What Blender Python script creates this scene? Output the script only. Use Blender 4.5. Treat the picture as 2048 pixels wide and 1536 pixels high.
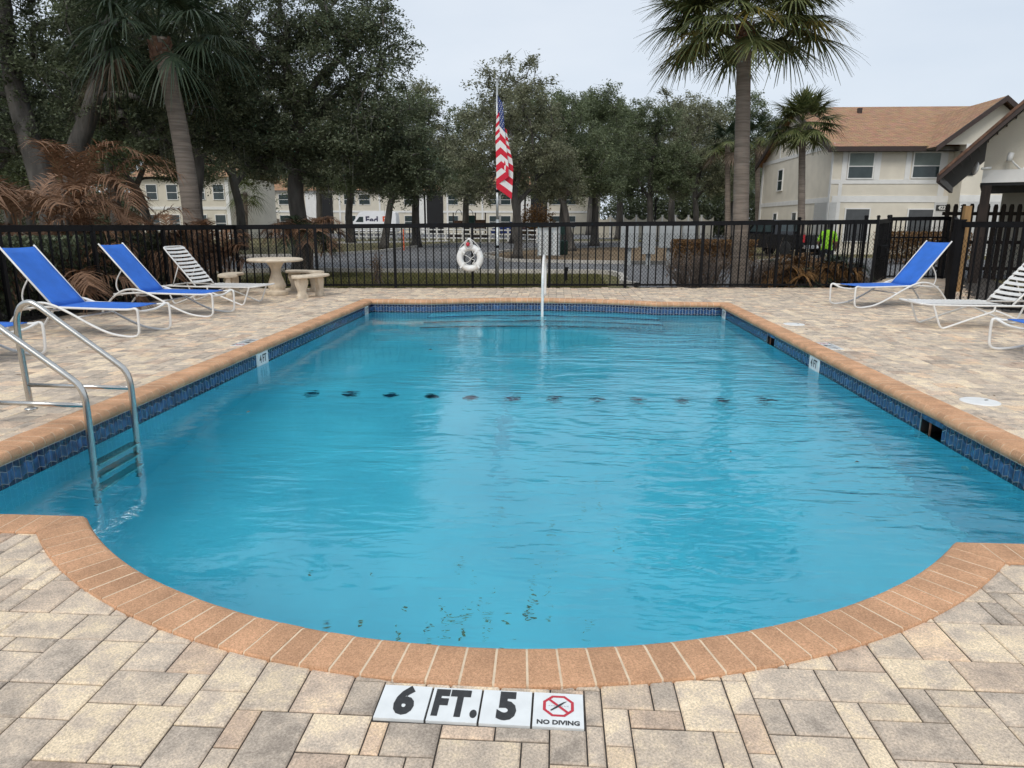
import bpy, math, random
import numpy as np
from math import sin, cos, pi, radians, sqrt, atan2, hypot
from mathutils import Vector, Matrix

for o in list(bpy.data.objects): bpy.data.objects.remove(o)
S = bpy.context.scene
COL = S.collection
random.seed(7)
RN = np.random.default_rng(11)

# ------------------------------------------------------------------ camera
CAM_H, FPX = 1.415, 1395.0
PITCH, YAW, ROLL = radians(13.03), radians(3.59), radians(.15)
cd = bpy.data.cameras.new('camera'); cam = bpy.data.objects.new('camera', cd); COL.objects.link(cam)
cd.sensor_width = 36; cd.lens = FPX / 2048 * 36; cd.clip_start = .05; cd.clip_end = 3000
_fw = Vector((-sin(YAW) * cos(PITCH), cos(YAW) * cos(PITCH), -sin(PITCH)))
_r = Vector((cos(YAW), sin(YAW), 0)); _u = _r.cross(_fw)
_x = cos(ROLL) * _r + sin(ROLL) * _u; _y = -sin(ROLL) * _r + cos(ROLL) * _u
cam.matrix_world = Matrix(((_x.x, _y.x, -_fw.x, 0), (_x.y, _y.y, -_fw.y, 0), (_x.z, _y.z, -_fw.z, CAM_H), (0, 0, 0, 1)))
S.camera = cam

# ------------------------------------------------------------------ sky, sun, exposure
SUN_EL, SUN_AZ = radians(48), radians(200)      # azimuth measured clockwise from +Y (sun high, behind the viewer)
W = bpy.data.worlds.new('World'); S.world = W; W.use_nodes = True
nt = W.node_tree; nt.nodes.clear()
sky = nt.nodes.new('ShaderNodeTexSky'); sky.sky_type = 'NISHITA'; sky.sun_disc = False
sky.sun_elevation = SUN_EL; sky.sun_rotation = SUN_AZ; sky.air_density = 1.0; sky.dust_density = 2.0
tc = nt.nodes.new('ShaderNodeTexCoord'); mp = nt.nodes.new('ShaderNodeMapping'); mp.inputs['Scale'].default_value = (1, 1, 3.2)
nz = nt.nodes.new('ShaderNodeTexNoise'); nz.inputs['Scale'].default_value = 2.2; nz.inputs['Detail'].default_value = 5; nz.inputs['Roughness'].default_value = .5
rp = nt.nodes.new('ShaderNodeValToRGB'); rp.color_ramp.elements[0].position = .33; rp.color_ramp.elements[1].position = .68
rp.color_ramp.elements[0].color = (6.2, 6.95, 7.9, 1); rp.color_ramp.elements[1].color = (7.3, 7.85, 8.55, 1)
mx = nt.nodes.new('ShaderNodeMixRGB'); mx.inputs['Fac'].default_value = .88
bg = nt.nodes.new('ShaderNodeBackground'); bg.inputs['Strength'].default_value = .1
wo = nt.nodes.new('ShaderNodeOutputWorld')
L_ = nt.links.new
L_(tc.outputs['Generated'], mp.inputs['Vector']); L_(mp.outputs['Vector'], nz.inputs['Vector']); L_(nz.outputs['Fac'], rp.inputs['Fac'])
L_(sky.outputs['Color'], mx.inputs['Color1']); L_(rp.outputs['Color'], mx.inputs['Color2']); L_(mx.outputs['Color'], bg.inputs['Color']); L_(bg.outputs['Background'], wo.inputs['Surface'])
sl = bpy.data.lights.new('sun', 'SUN'); sl.energy = 1.45; sl.angle = radians(25); sl.color = (1, .96, .9)
so = bpy.data.objects.new('sun', sl); COL.objects.link(so)
_sd = Vector((sin(SUN_AZ) * cos(SUN_EL), cos(SUN_AZ) * cos(SUN_EL), sin(SUN_EL)))
so.rotation_euler = (-_sd).to_track_quat('-Z', 'Y').to_euler(); so.location = (0, -10, 20)
S.view_settings.view_transform = 'Standard'; S.view_settings.look = 'None'; S.view_settings.gamma = 1
S.view_settings.exposure = .2
S.cycles.max_bounces = 6; S.cycles.diffuse_bounces = 3; S.cycles.glossy_bounces = 3; S.cycles.transmission_bounces = 5; S.cycles.volume_bounces = 0; S.cycles.use_denoising = True; S.cycles.use_adaptive_sampling = True; S.cycles.adaptive_threshold = .018; S.cycles.adaptive_min_samples = 24

# ------------------------------------------------------------------ measuring helpers (turn a measured sight line into a place)
_M = np.array([[_x.x, _x.y, _x.z], [_y.x, _y.y, _y.z], [-_fw.x, -_fw.y, -_fw.z]])
def ray(px, py): return _M.T @ np.array([px - 1024., 768. - py, -FPX])
def gp(px, py, z=0.):
    r = ray(px, py); s = (z - CAM_H) / r[2]; return (r[0] * s, r[1] * s)
def at(px, py, Y):
    r = ray(px, py); s = Y / r[1]; return (r[0] * s, Y, CAM_H + r[2] * s)

# ------------------------------------------------------------------ material helpers
def new_mat(name):
    m = bpy.data.materials.new(name); m.use_nodes = True
    n = m.node_tree.nodes; return m, n, m.node_tree.links.new, n['Principled BSDF']
def mat(name, col, rough=.6, metal=0., var=.0, vscale=8., col2=None, bump=0., bscale=60., spec=.5, coords='Object', detail=4., stretch=None, island=0., grain=0.):
    m, n, l, b = new_mat(name)
    b.inputs['Roughness'].default_value = rough; b.inputs['Metallic'].default_value = metal
    b.inputs['Specular IOR Level'].default_value = spec
    t = n.new('ShaderNodeTexCoord' if coords != 'World' else 'ShaderNodeNewGeometry'); vec = t.outputs[coords if coords != 'World' else 'Position']
    if stretch:
        mpn = n.new('ShaderNodeMapping'); mpn.inputs['Scale'].default_value = stretch; l(vec, mpn.inputs['Vector']); vec = mpn.outputs['Vector']
    c = (*col, 1)
    out = None
    if var or col2:
        z = n.new('ShaderNodeTexNoise'); z.inputs['Scale'].default_value = vscale; z.inputs['Detail'].default_value = detail; l(vec, z.inputs['Vector'])
        r = n.new('ShaderNodeValToRGB'); r.color_ramp.elements[0].position = .36; r.color_ramp.elements[1].position = .66
        c2 = (*col2, 1) if col2 else tuple(min(1, v * (1 + var)) for v in col) + (1,)
        c1 = c if col2 else tuple(v * (1 - var) for v in col) + (1,)
        r.color_ramp.elements[0].color = c1; r.color_ramp.elements[1].color = c2; l(z.outputs['Fac'], r.inputs['Fac']); out = r.outputs['Color']
    if island:
        g = n.new('ShaderNodeNewGeometry'); h = n.new('ShaderNodeHueSaturation')
        mr = n.new('ShaderNodeMapRange'); mr.inputs['To Min'].default_value = 1 - island; mr.inputs['To Max'].default_value = 1 + island
        oi = n.new('ShaderNodeObjectInfo'); sa = n.new('ShaderNodeMath'); sa.operation = 'ADD'; sf = n.new('ShaderNodeMath'); sf.operation = 'FRACT'
        l(g.outputs['Random Per Island'], sa.inputs[0]); l(oi.outputs['Random'], sa.inputs[1]); l(sa.outputs[0], sf.inputs[0]); l(sf.outputs[0], mr.inputs['Value']); l(mr.outputs['Result'], h.inputs['Value'])
        if out: l(out, h.inputs['Color'])
        else: h.inputs['Color'].default_value = c
        out = h.outputs['Color']
    if grain:
        gz_ = n.new('ShaderNodeTexNoise'); gz_.inputs['Scale'].default_value = 150; gz_.inputs['Detail'].default_value = 3; gz_.inputs['Roughness'].default_value = .7; l(vec, gz_.inputs['Vector'])
        gr_ = n.new('ShaderNodeValToRGB'); e_ = gr_.color_ramp.elements; e_[0].position = .30; e_[1].position = .72; lo, hi = 1 - grain, 1 + grain * .8; e_[0].color = (lo * .95, lo * .9, lo * .85, 1); e_[1].color = (hi, hi, hi * 1.05, 1); l(gz_.outputs['Fac'], gr_.inputs['Fac'])
        gm_ = n.new('ShaderNodeMixRGB'); gm_.blend_type = 'MULTIPLY'; gm_.inputs['Fac'].default_value = 1; l(out, gm_.inputs['Color1']); l(gr_.outputs['Color'], gm_.inputs['Color2']); out = gm_.outputs['Color']
    if out: l(out, b.inputs['Base Color'])
    else: b.inputs['Base Color'].default_value = c
    if bump:
        z2 = n.new('ShaderNodeTexNoise'); z2.inputs['Scale'].default_value = bscale; z2.inputs['Detail'].default_value = 5; l(vec, z2.inputs['Vector'])
        bp = n.new('ShaderNodeBump'); bp.inputs['Strength'].default_value = bump; bp.inputs['Distance'].default_value = .02; l(z2.outputs['Fac'], bp.inputs['Height']); l(bp.outputs['Normal'], b.inputs['Normal'])
    return m
def leafmat(name, c1, c2, trans=.25, rough=.55, vscale=.8):
    m, n, l, b = new_mat(name)
    t = n.new('ShaderNodeTexCoord'); z = n.new('ShaderNodeTexNoise'); z.inputs['Scale'].default_value = vscale; l(t.outputs['Object'], z.inputs['Vector'])
    g = n.new('ShaderNodeNewGeometry'); ad = n.new('ShaderNodeMath'); ad.operation = 'MULTIPLY_ADD'; ad.inputs[1].default_value = .75; ad.inputs[2].default_value = -.1
    l(g.outputs['Random Per Island'], ad.inputs[0]); a2 = n.new('ShaderNodeMath'); a2.operation = 'MULTIPLY_ADD'; a2.inputs[1].default_value = .45
    l(z.outputs['Fac'], a2.inputs[0]); l(ad.outputs[0], a2.inputs[2])
    r = n.new('ShaderNodeValToRGB'); r.color_ramp.elements[0].color = (*c1, 1); r.color_ramp.elements[1].color = (*c2, 1); l(a2.outputs[0], r.inputs['Fac'])
    l(r.outputs['Color'], b.inputs['Base Color']); b.inputs['Roughness'].default_value = rough; b.inputs['Specular IOR Level'].default_value = .35
    tr = n.new('ShaderNodeBsdfTranslucent'); l(r.outputs['Color'], tr.inputs['Color']); mxs = n.new('ShaderNodeMixShader'); mxs.inputs[0].default_value = trans
    o = n['Material Output']; l(b.outputs[0], mxs.inputs[1]); l(tr.outputs[0], mxs.inputs[2]); l(mxs.outputs[0], o.inputs['Surface'])
    return m

# ------------------------------------------------------------------ mesh helpers
def tag(o, label=None, cat=None, group=None, kind=None):
    if label: o['label'] = label
    if cat: o['category'] = cat
    if group: o['group'] = group
    if kind: o['kind'] = kind
    return o
def empty(name, loc, rz=0., label=None, cat=None, group=None):
    o = bpy.data.objects.new(name, None); COL.objects.link(o); o.location = loc; o.rotation_euler = (0, 0, rz); o.empty_display_size = .1
    return tag(o, label, cat, group)
def link(name, me, parent=None, loc=None):
    o = bpy.data.objects.new(name, me); COL.objects.link(o)
    if parent: o.parent = parent
    if loc is not None: o.location = loc
    return o
def copy_tree(o, parent=None):
    c = o.copy(); COL.objects.link(c); c.parent = parent
    for ch in o.children: copy_tree(ch, c)
    return c
class MB:
    def __init__(s): s.v = []; s.f = []; s.m = []; s.c = []
    def face(s, pts, mi=0):
        k = len(s.v); s.v += [tuple(p) for p in pts]; s.f.append(list(range(k, k + len(pts)))); s.m.append(mi); return s
    def box(s, c, d, rz=0., mi=0, ry=0., rx=0.):
        R = Matrix.Rotation(rz, 3, 'Z') @ Matrix.Rotation(ry, 3, 'Y') @ Matrix.Rotation(rx, 3, 'X'); k = len(s.v)
        for dx in (-.5, .5):
            for dy in (-.5, .5):
                for dz in (-.5, .5):
                    p = R @ Vector((dx * d[0], dy * d[1], dz * d[2])); s.v.append((c[0] + p.x, c[1] + p.y, c[2] + p.z))
        for q in ((0, 1, 3, 2), (4, 6, 7, 5), (0, 4, 5, 1), (2, 3, 7, 6), (0, 2, 6, 4), (1, 5, 7, 3)): s.f.append([k + i for i in q]); s.m.append(mi)
        return s
    def bx(s, x0, x1, y0, y1, z0, z1, mi=0): return s.box(((x0 + x1) / 2, (y0 + y1) / 2, (z0 + z1) / 2), (x1 - x0, y1 - y0, z1 - z0), mi=mi)
    def prism(s, poly, z0, z1, mi=0, top=None):
        k = len(s.v); n = len(poly); a = sum(poly[i][0] * poly[(i + 1) % n][1] - poly[(i + 1) % n][0] * poly[i][1] for i in range(n))
        if a < 0: poly = poly[::-1]
        s.v += [(p[0], p[1], z0) for p in poly] + [(p[0], p[1], z1) for p in poly]
        s.f.append([k + i for i in range(n)][::-1]); s.f.append([k + n + i for i in range(n)]); s.m += [mi, mi if top is None else top]
        for i in range(n): j = (i + 1) % n; s.f.append([k + i, k + j, k + n + j, k + n + i]); s.m.append(mi)
        return s
    def tube(s, pts, r, n=8, mi=0, caps=True, closed=False):
        P = [Vector(p) for p in pts]; N = len(P); k = len(s.v)
        rr = r if hasattr(r, '__len__') else [r] * N
        T = []
        for i in range(N):
            a = P[(i - 1) % N] if (closed or i > 0) else P[i]; b = P[(i + 1) % N] if (closed or i < N - 1) else P[i]
            t = (b - a); T.append(t.normalized() if t.length > 1e-9 else Vector((0, 0, 1)))
        ref = Vector((0, 0, 1)) if abs(T[0].z) < .9 else Vector((1, 0, 0))
        X = T[0].cross(ref).normalized()
        for i in range(N):
            X = (X - T[i] * X.dot(T[i])); X = X.normalized() if X.length > 1e-6 else T[i].orthogonal().normalized(); Y = T[i].cross(X)
            for j in range(n):
                a = 2 * pi * j / n; p = P[i] + (X * cos(a) + Y * sin(a)) * rr[i]; s.v.append((p.x, p.y, p.z))
        for i in range(N if closed else N - 1):
            i2 = (i + 1) % N
            for j in range(n): j2 = (j + 1) % n; s.f.append([k + i * n + j, k + i * n + j2, k + i2 * n + j2, k + i2 * n + j]); s.m.append(mi)
        if caps and not closed:
            s.f.append([k + j for j in range(n)][::-1]); s.f.append([k + (N - 1) * n + j for j in range(n)]); s.m += [mi, mi]
        return s
    def lathe(s, prof, n=24, c=(0, 0, 0), mi=0, wob=None):
        k = len(s.v); N = len(prof)
        for (r, z) in prof:
            for j in range(n):
                a = 2 * pi * j / n; q = r * (wob(a, z) if wob else 1); s.v.append((c[0] + q * cos(a), c[1] + q * sin(a), c[2] + z))
        for i in range(N - 1):
            for j in range(n): j2 = (j + 1) % n; s.f.append([k + i * n + j, k + i * n + j2, k + (i + 1) * n + j2, k + (i + 1) * n + j]); s.m.append(mi)
        s.f.append([k + j for j in range(n)][::-1]); s.f.append([k + (N - 1) * n + j for j in range(n)]); s.m += [mi, mi]
        return s
    def mesh(s, name, mats, smooth=False):
        me = bpy.data.meshes.new(name); me.from_pydata(s.v, [], s.f)
        for m in (mats if isinstance(mats, (list, tuple)) else [mats]): me.materials.append(m)
        if len(set(s.m)) > 1: me.polygons.foreach_set('material_index', s.m)
        if smooth: me.polygons.foreach_set('use_smooth', [True] * len(s.f))
        me.update(); return me
    def build(s, name, mats, parent=None, smooth=False, loc=None): return link(name, s.mesh(name, mats, smooth), parent, loc)
def sm(me, ang=40):
    me.polygons.foreach_set('use_smooth', [True] * len(me.polygons))
    try: me.set_sharp_from_angle(angle=radians(ang))
    except Exception: pass
def np_quads(name, V, m, parent=None):
    """V: (n,4,3) array of separate quads"""
    n = len(V); me = bpy.data.meshes.new(name); me.vertices.add(n * 4); me.vertices.foreach_set('co', np.ascontiguousarray(V, dtype=np.float32).ravel())
    me.loops.add(n * 4); me.loops.foreach_set('vertex_index', np.arange(n * 4, dtype=np.int32)); me.polygons.add(n)
    me.polygons.foreach_set('loop_start', np.arange(0, n * 4, 4, dtype=np.int32)); me.materials.append(m); me.update(calc_edges=True)
    return link(name, me, parent)
def spline(pts, n=8):
    """Catmull-Rom through points"""
    P = [np.array(p, float) for p in pts]; P = [2 * P[0] - P[1]] + P + [2 * P[-1] - P[-2]]; out = []
    for i in range(1, len(P) - 2):
        for k in range(n):
            t = k / n; a, b, c, d = P[i - 1], P[i], P[i + 1], P[i + 2]
            out.append(.5 * (2 * b + (c - a) * t + (2 * a - 5 * b + 4 * c - d) * t * t + (3 * b - a - 3 * c + d) * t ** 3))
    out.append(P[-2]); return [tuple(p) for p in out]
def text_mesh(txt, size, m, name='lettering', sx=1., bold=.0, extrude=.001, parent=None, loc=(0, 0, 0), rot=(0, 0, 0), space=1.):
    cu = bpy.data.curves.new('t', 'FONT'); cu.body = txt; cu.size = size; cu.extrude = extrude; cu.offset = bold; cu.align_x = 'CENTER'; cu.align_y = 'CENTER'; cu.resolution_u = 3; cu.space_character = space
    t = bpy.data.objects.new('t', cu); COL.objects.link(t); bpy.context.view_layer.update()
    me = bpy.data.meshes.new_from_object(t.evaluated_get(bpy.context.evaluated_depsgraph_get())); bpy.data.objects.remove(t); bpy.data.curves.remove(cu)
    me.transform(Matrix.Diagonal((sx, 1, 1, 1))); me.materials.clear(); me.materials.append(m)
    o = link(name, me, parent, loc); o.rotation_euler = rot; return o

# ------------------------------------------------------------------ materials
def paver_mat():
    m, n, l, b = new_mat('paver_concrete')
    a = n.new('ShaderNodeAttribute'); a.attribute_name = 'tint'; sp = n.new('ShaderNodeSeparateColor'); l(a.outputs['Color'], sp.inputs[0])
    t = n.new('ShaderNodeTexCoord'); off = n.new('ShaderNodeVectorMath'); off.operation = 'MULTIPLY_ADD'; off.inputs[1].default_value = (37, 51, 0)
    l(a.outputs['Color'], off.inputs[0]); l(t.outputs['Object'], off.inputs[2])
    z = n.new('ShaderNodeTexNoise'); z.inputs['Scale'].default_value = 8; z.inputs['Detail'].default_value = 7; z.inputs['Roughness'].default_value = .7; l(off.outputs[0], z.inputs['Vector'])
    s1 = n.new('ShaderNodeMath'); s1.operation = 'MULTIPLY_ADD'; s1.inputs[1].default_value = 2.1; l(z.outputs['Fac'], s1.inputs[0])
    s0 = n.new('ShaderNodeMath'); s0.operation = 'MULTIPLY_ADD'; s0.inputs[1].default_value = .50; s0.inputs[2].default_value = -.82; l(sp.outputs[0], s0.inputs[0]); l(s0.outputs[0], s1.inputs[2])
    r = n.new('ShaderNodeValToRGB'); e = r.color_ramp.elements
    e[0].position = .08; e[0].color = (.345, .293, .243, 1); e[1].position = .98; e[1].color = (.83, .685, .50, 1)
    for p, c in ((.28, (.465, .395, .325)), (.48, (.57, .475, .38)), (.62, (.65, .54, .42)), (.80, (.77, .635, .455))):
        q = e.new(p); q.color = (*c, 1)
    l(s1.outputs[0], r.inputs['Fac'])
    hs = n.new('ShaderNodeHueSaturation'); mr = n.new('ShaderNodeMapRange'); mr.inputs['To Min'].default_value = .90; mr.inputs['To Max'].default_value = 1.08; l(sp.outputs[1], mr.inputs['Value']); l(mr.outputs[0], hs.inputs['Value']); l(r.outputs['Color'], hs.inputs['Color'])
    pk = n.new('ShaderNodeMixRGB'); pk.blend_type = 'MULTIPLY'; pk.inputs['Color2'].default_value = (1.03, .92, .86, 1); l(hs.outputs['Color'], pk.inputs['Color1'])
    pf = n.new('ShaderNodeMapRange'); pf.inputs['From Min'].default_value = .72; pf.inputs['From Max'].default_value = 1; l(sp.outputs[2], pf.inputs['Value']); l(pf.outputs[0], pk.inputs['Fac'])
    g = n.new('ShaderNodeTexNoise'); g.inputs['Scale'].default_value = 135; g.inputs['Detail'].default_value = 4; g.inputs['Roughness'].default_value = .75; l(t.outputs['Object'], g.inputs['Vector'])
    gr = n.new('ShaderNodeValToRGB'); gr.color_ramp.elements[0].position = .32; gr.color_ramp.elements[1].position = .70
    gr.color_ramp.elements[0].color = (.56, .54, .52, 1); gr.color_ramp.elements[1].color = (1.50, 1.48, 1.44, 1); l(g.outputs['Fac'], gr.inputs['Fac'])
    ml = n.new('ShaderNodeMixRGB'); ml.blend_type = 'MULTIPLY'; ml.inputs['Fac'].default_value = .8; l(pk.outputs['Color'], ml.inputs['Color1']); l(gr.outputs['Color'], ml.inputs['Color2'])
    l(ml.outputs['Color'], b.inputs['Base Color']); b.inputs['Roughness'].default_value = .85; b.inputs['Specular IOR Level'].default_value = .3
    bp = n.new('ShaderNodeBump'); bp.inputs['Strength'].default_value = .35; bp.inputs['Distance'].default_value = .004; l(g.outputs['Fac'], bp.inputs['Height']); l(bp.outputs['Normal'], b.inputs['Normal'])
    return m
ZW_ = -.215
def water_mat():
    m, n, l, b = new_mat('pool_water'); n.remove(b); o = n['Material Output']
    t = n.new('ShaderNodeTexCoord')
    def noise(sc, detail, strx=1., stry=1., dist=0.):
        mp = n.new('ShaderNodeMapping'); mp.inputs['Scale'].default_value = (strx, stry, 1); l(t.outputs['Object'], mp.inputs['Vector'])
        z = n.new('ShaderNodeTexNoise'); z.inputs['Scale'].default_value = sc; z.inputs['Detail'].default_value = detail; z.inputs['Distortion'].default_value = dist; l(mp.outputs[0], z.inputs['Vector']); return z.outputs['Fac']
    def math(op, a, b_=None, c=None):
        q = n.new('ShaderNodeMath'); q.operation = op
        for i, v in enumerate((a, b_, c)):
            if v is None: continue
            if isinstance(v, (int, float)): q.inputs[i].default_value = v
            else: l(v, q.inputs[i])
        return q.outputs[0]
    sx = n.new('ShaderNodeSeparateXYZ'); l(t.outputs['Object'], sx.inputs[0])
    big = noise(.9, 1, .8, 1.1); mid = noise(2.6, 1.5, .55, 1.7, .5); mid2 = noise(5.5, 1.5, .5, 1.6, .8); fine = noise(15, 1.5, .7, 1.4, .5)
    lively = n.new('ShaderNodeClamp'); 
    lv = math('ADD', math('MULTIPLY', sx.outputs['X'], .13), math('MULTIPLY_ADD', noise(.55, 2), 2.4, -.72)); l(lv, lively.inputs[0]); lively.inputs[1].default_value = .13; lively.inputs[2].default_value = 1.; lively = lively.outputs[0]
    def ring(cx, cy, k, fall):
        vm = n.new('ShaderNodeVectorMath'); vm.operation = 'DISTANCE'; l(t.outputs['Object'], vm.inputs[0]); vm.inputs[1].default_value = (cx, cy, ZW_)
        d = math('ADD', vm.outputs['Value'], math('MULTIPLY_ADD', mid, .55, math('MULTIPLY', mid2, .14))); w = math('SINE', math('MULTIPLY', d, k))
        return math('MULTIPLY', w, math('EXPONENT', math('MULTIPLY', math('MULTIPLY', d, d), -fall)))
    rings = math('ADD', ring(-1.0, 2.9, 38, 2.4), math('ADD', ring(.85, 3.3, 46, 1.6), ring(.9, 5.9, 24, .16)))
    hgt = math('MULTIPLY', big, .014)
    hgt = math('ADD', hgt, math('MULTIPLY', math('MULTIPLY', mid, lively), .025)); hgt = math('ADD', hgt, math('MULTIPLY', math('MULTIPLY', mid2, lively), .015))
    hgt = math('ADD', hgt, math('MULTIPLY', math('MULTIPLY', fine, lively), .0062)); hgt = math('ADD', hgt, math('MULTIPLY', rings, .0008))
    bp = n.new('ShaderNodeBump'); bp.inputs['Strength'].default_value = 1.0; bp.inputs['Distance'].default_value = 1.; l(hgt, bp.inputs['Height'])
    fr = n.new('ShaderNodeFresnel'); fr.inputs['IOR'].default_value = 1.5; l(bp.outputs['Normal'], fr.inputs['Normal'])
    rf = n.new('ShaderNodeBsdfRefraction'); rf.inputs['IOR'].default_value = 1.333; rf.inputs['Roughness'].default_value = 0; rf.inputs['Color'].default_value = (.48, .93, 1., 1); l(bp.outputs['Normal'], rf.inputs['Normal'])
    gl = n.new('ShaderNodeBsdfGlossy'); gl.inputs['Roughness'].default_value = .0; l(bp.outputs['Normal'], gl.inputs['Normal'])
    ms = n.new('ShaderNodeMixShader'); l(fr.outputs[0], ms.inputs[0]); l(rf.outputs[0], ms.inputs[1]); l(gl.outputs[0], ms.inputs[2]); l(ms.outputs[0], o.inputs['Surface'])
    return m
M = {}
M['paver'] = paver_mat()
M['sand'] = mat('joint_sand', (.055, .047, .04), .95, var=.3, vscale=40)
M['brick'] = mat('coping_brick', (.66, .38, .215), .85, var=.13, vscale=5, bump=.5, bscale=220, island=.09, spec=.25, detail=9., coords='World', grain=.27)
M['brick'].node_tree.nodes  # speckled fired clay
M['grout'] = mat('coping_grout', (.72, .57, .40), .9, var=.1, vscale=20)
M['tgrout'] = mat('tile_grout', (.62, .64, .62), .8, var=.12, vscale=30)
M['tile_mid'] = mat('tile_blue', (.035, .085, .19), .12, var=.4, vscale=18, island=.3, coords='World')
M['tile_dark'] = mat('tile_navy', (.012, .022, .060), .12, var=.3, vscale=18, island=.3, coords='World')
M['plaster'] = mat('pool_plaster', (.42, .84, .97), .85, var=.06, vscale=1.2)
M['water'] = water_mat()
M['white'] = mat('white_powder_coat', (.78, .77, .74), .35, var=.05, vscale=12)
M['strap'] = mat('white_vinyl_strap', (.80, .79, .76), .4, var=.05, vscale=10)
M['sling'] = mat('blue_sling', (.028, .155, .60), .75, var=.09, vscale=5, bump=.15, bscale=420)
M['steel'] = mat('stainless_steel', (.56, .55, .52), .24, metal=1., var=.08, vscale=9)
M['black'] = mat('black_paint', (.005, .005, .006), .5, var=.3, vscale=5, spec=.2)
M['concrete'] = mat('cast_concrete', (.66, .56, .43), .85, var=.13, vscale=9, bump=.3, bscale=70)
M['plastic'] = mat('white_plastic', (.78, .78, .76), .4, var=.05, vscale=10)
M['signwhite'] = mat('white_glazed_tile', (.76, .78, .77), .25, var=.05, vscale=14)
M['ink'] = mat('black_print', (.028, .029, .03), .5, var=.25, vscale=60)
M['redink'] = mat('red_print', (.52, .03, .05), .5)
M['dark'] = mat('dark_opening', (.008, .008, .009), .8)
M['grass'] = mat('grass_turf', (.085, .082, .022), .95, col2=(.20, .165, .075), vscale=.9, bump=.6, bscale=25, detail=8)
M['blade'] = leafmat('grass_blade', (.045, .065, .012), (.22, .19, .075), .2)
M['litter'] = mat('leaf_litter', (.13, .082, .045), .95, col2=(.23, .165, .09), vscale=2.2, bump=.5, bscale=30, detail=8)
M['asphalt'] = mat('asphalt', (.155, .155, .158), .9, var=.14, vscale=.8, bump=.3, bscale=90)
M['kerb'] = mat('kerb_concrete', (.48, .45, .40), .9, var=.15, vscale=4)
M['mulch'] = mat('black_mulch', (.012, .011, .012), .95, var=.4, vscale=30, bump=.6, bscale=40)
M['bark'] = mat('oak_bark', (.085, .077, .068), .95, var=.35, vscale=5, bump=.9, bscale=16, stretch=(1, 1, .3))
M['palmbark'] = mat('palm_bark', (.20, .165, .135), .95, var=.25, vscale=4, bump=.8, bscale=14, stretch=(.5, .5, 6))
M['boot'] = mat('palm_boots', (.13, .07, .045), .9, var=.35, vscale=9)
M['oakleaf'] = leafmat('oak_leaf', (.036, .050, .025), (.20, .23, .135), .36)
M['oakleaf2'] = leafmat('olive_leaf', (.066, .074, .038), (.33, .335, .21), .38)
M['oakleaf3'] = leafmat('green_leaf', (.044, .064, .030), (.24, .28, .15), .38)
M['palmleaf'] = leafmat('palm_leaf', (.040, .062, .018), (.18, .19, .07), .22, vscale=1.5)
M['palmdark'] = leafmat('palm_leaf_dark', (.014, .03, .016), (.06, .085, .045), .2)
M['palmyel'] = leafmat('palm_leaf_yellow', (.13, .12, .02), (.30, .21, .045), .2)
M['palmdead'] = leafmat('palm_leaf_dead', (.10, .07, .045), (.24, .18, .13), .15)
M['areca'] = leafmat('dead_frond', (.10, .05, .025), (.34, .195, .115), .2)
M['twig'] = mat('bare_twig', (.17, .135, .11), .9, var=.3, vscale=6)
M['rust'] = leafmat('rust_brown_leaf', (.10, .048, .014), (.27, .145, .05), .2)
M['stucco'] = mat('beige_stucco', (.70, .645, .54), .9, var=.05, vscale=1.5, bump=.35, bscale=35)
M['cream'] = mat('cream_stucco', (.62, .57, .47), .9, var=.05, vscale=1.)
M['trim'] = mat('white_trim', (.74, .73, .70), .6, var=.04, vscale=3)
def siding():
    m = mat('white_siding', (.72, .72, .71), .55, var=.03, vscale=3); n = m.node_tree.nodes; l = m.node_tree.links.new
    t = n.new('ShaderNodeTexCoord'); w = n.new('ShaderNodeTexWave'); w.bands_direction = 'Z'; w.wave_profile = 'SAW'; w.inputs['Scale'].default_value = 1.55; l(t.outputs['Object'], w.inputs['Vector'])
    bp = n.new('ShaderNodeBump'); bp.inputs['Strength'].default_value = 1.; bp.inputs['Distance'].default_value = .05; l(w.outputs['Fac'], bp.inputs['Height']); l(bp.outputs['Normal'], n['Principled BSDF'].inputs['Normal']); return m
M['siding'] = siding()
def shingle():
    m, n, l, b = new_mat('brown_shingle'); t = n.new('ShaderNodeTexCoord')
    br = n.new('ShaderNodeTexBrick'); br.inputs['Scale'].default_value = 1.; br.inputs['Brick Width'].default_value = .33; br.inputs['Row Height'].default_value = .14; br.inputs['Mortar Size'].default_value = .012
    br.inputs['Color1'].default_value = (.40, .215, .105, 1); br.inputs['Color2'].default_value = (.30, .155, .075, 1); br.inputs['Mortar'].default_value = (.19, .10, .05, 1)
    l(t.outputs['UV'], br.inputs['Vector']); z = n.new('ShaderNodeTexNoise'); z.inputs['Scale'].default_value = 3; z.inputs['Detail'].default_value = 6; l(t.outputs['Object'], z.inputs['Vector'])
    mm = n.new('ShaderNodeMixRGB'); mm.blend_type = 'OVERLAY'; mm.inputs['Fac'].default_value = .35; l(br.outputs['Color'], mm.inputs['Color1']); l(z.outputs['Color'], mm.inputs['Color2'])
    hs = n.new('ShaderNodeHueSaturation'); hs.inputs['Saturation'].default_value = .9; l(mm.outputs['Color'], hs.inputs['Color']); l(hs.outputs['Color'], b.inputs['Base Color']); b.inputs['Roughness'].default_value = .95
    return m
M['shingle'] = shingle()
M['fascia'] = mat('dark_brown_fascia', (.045, .028, .023), .6, var=.15, vscale=4)
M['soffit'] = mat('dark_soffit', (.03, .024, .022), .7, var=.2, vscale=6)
M['glass'] = mat('window_glass', (.035, .05, .052), .08, var=.2, vscale=2)
M['blind'] = mat('window_blind', (.20, .24, .22), .5, var=.1, vscale=2)
M['screen'] = mat('window_screen', (.075, .08, .085), .6, var=.1, vscale=4)
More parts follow.
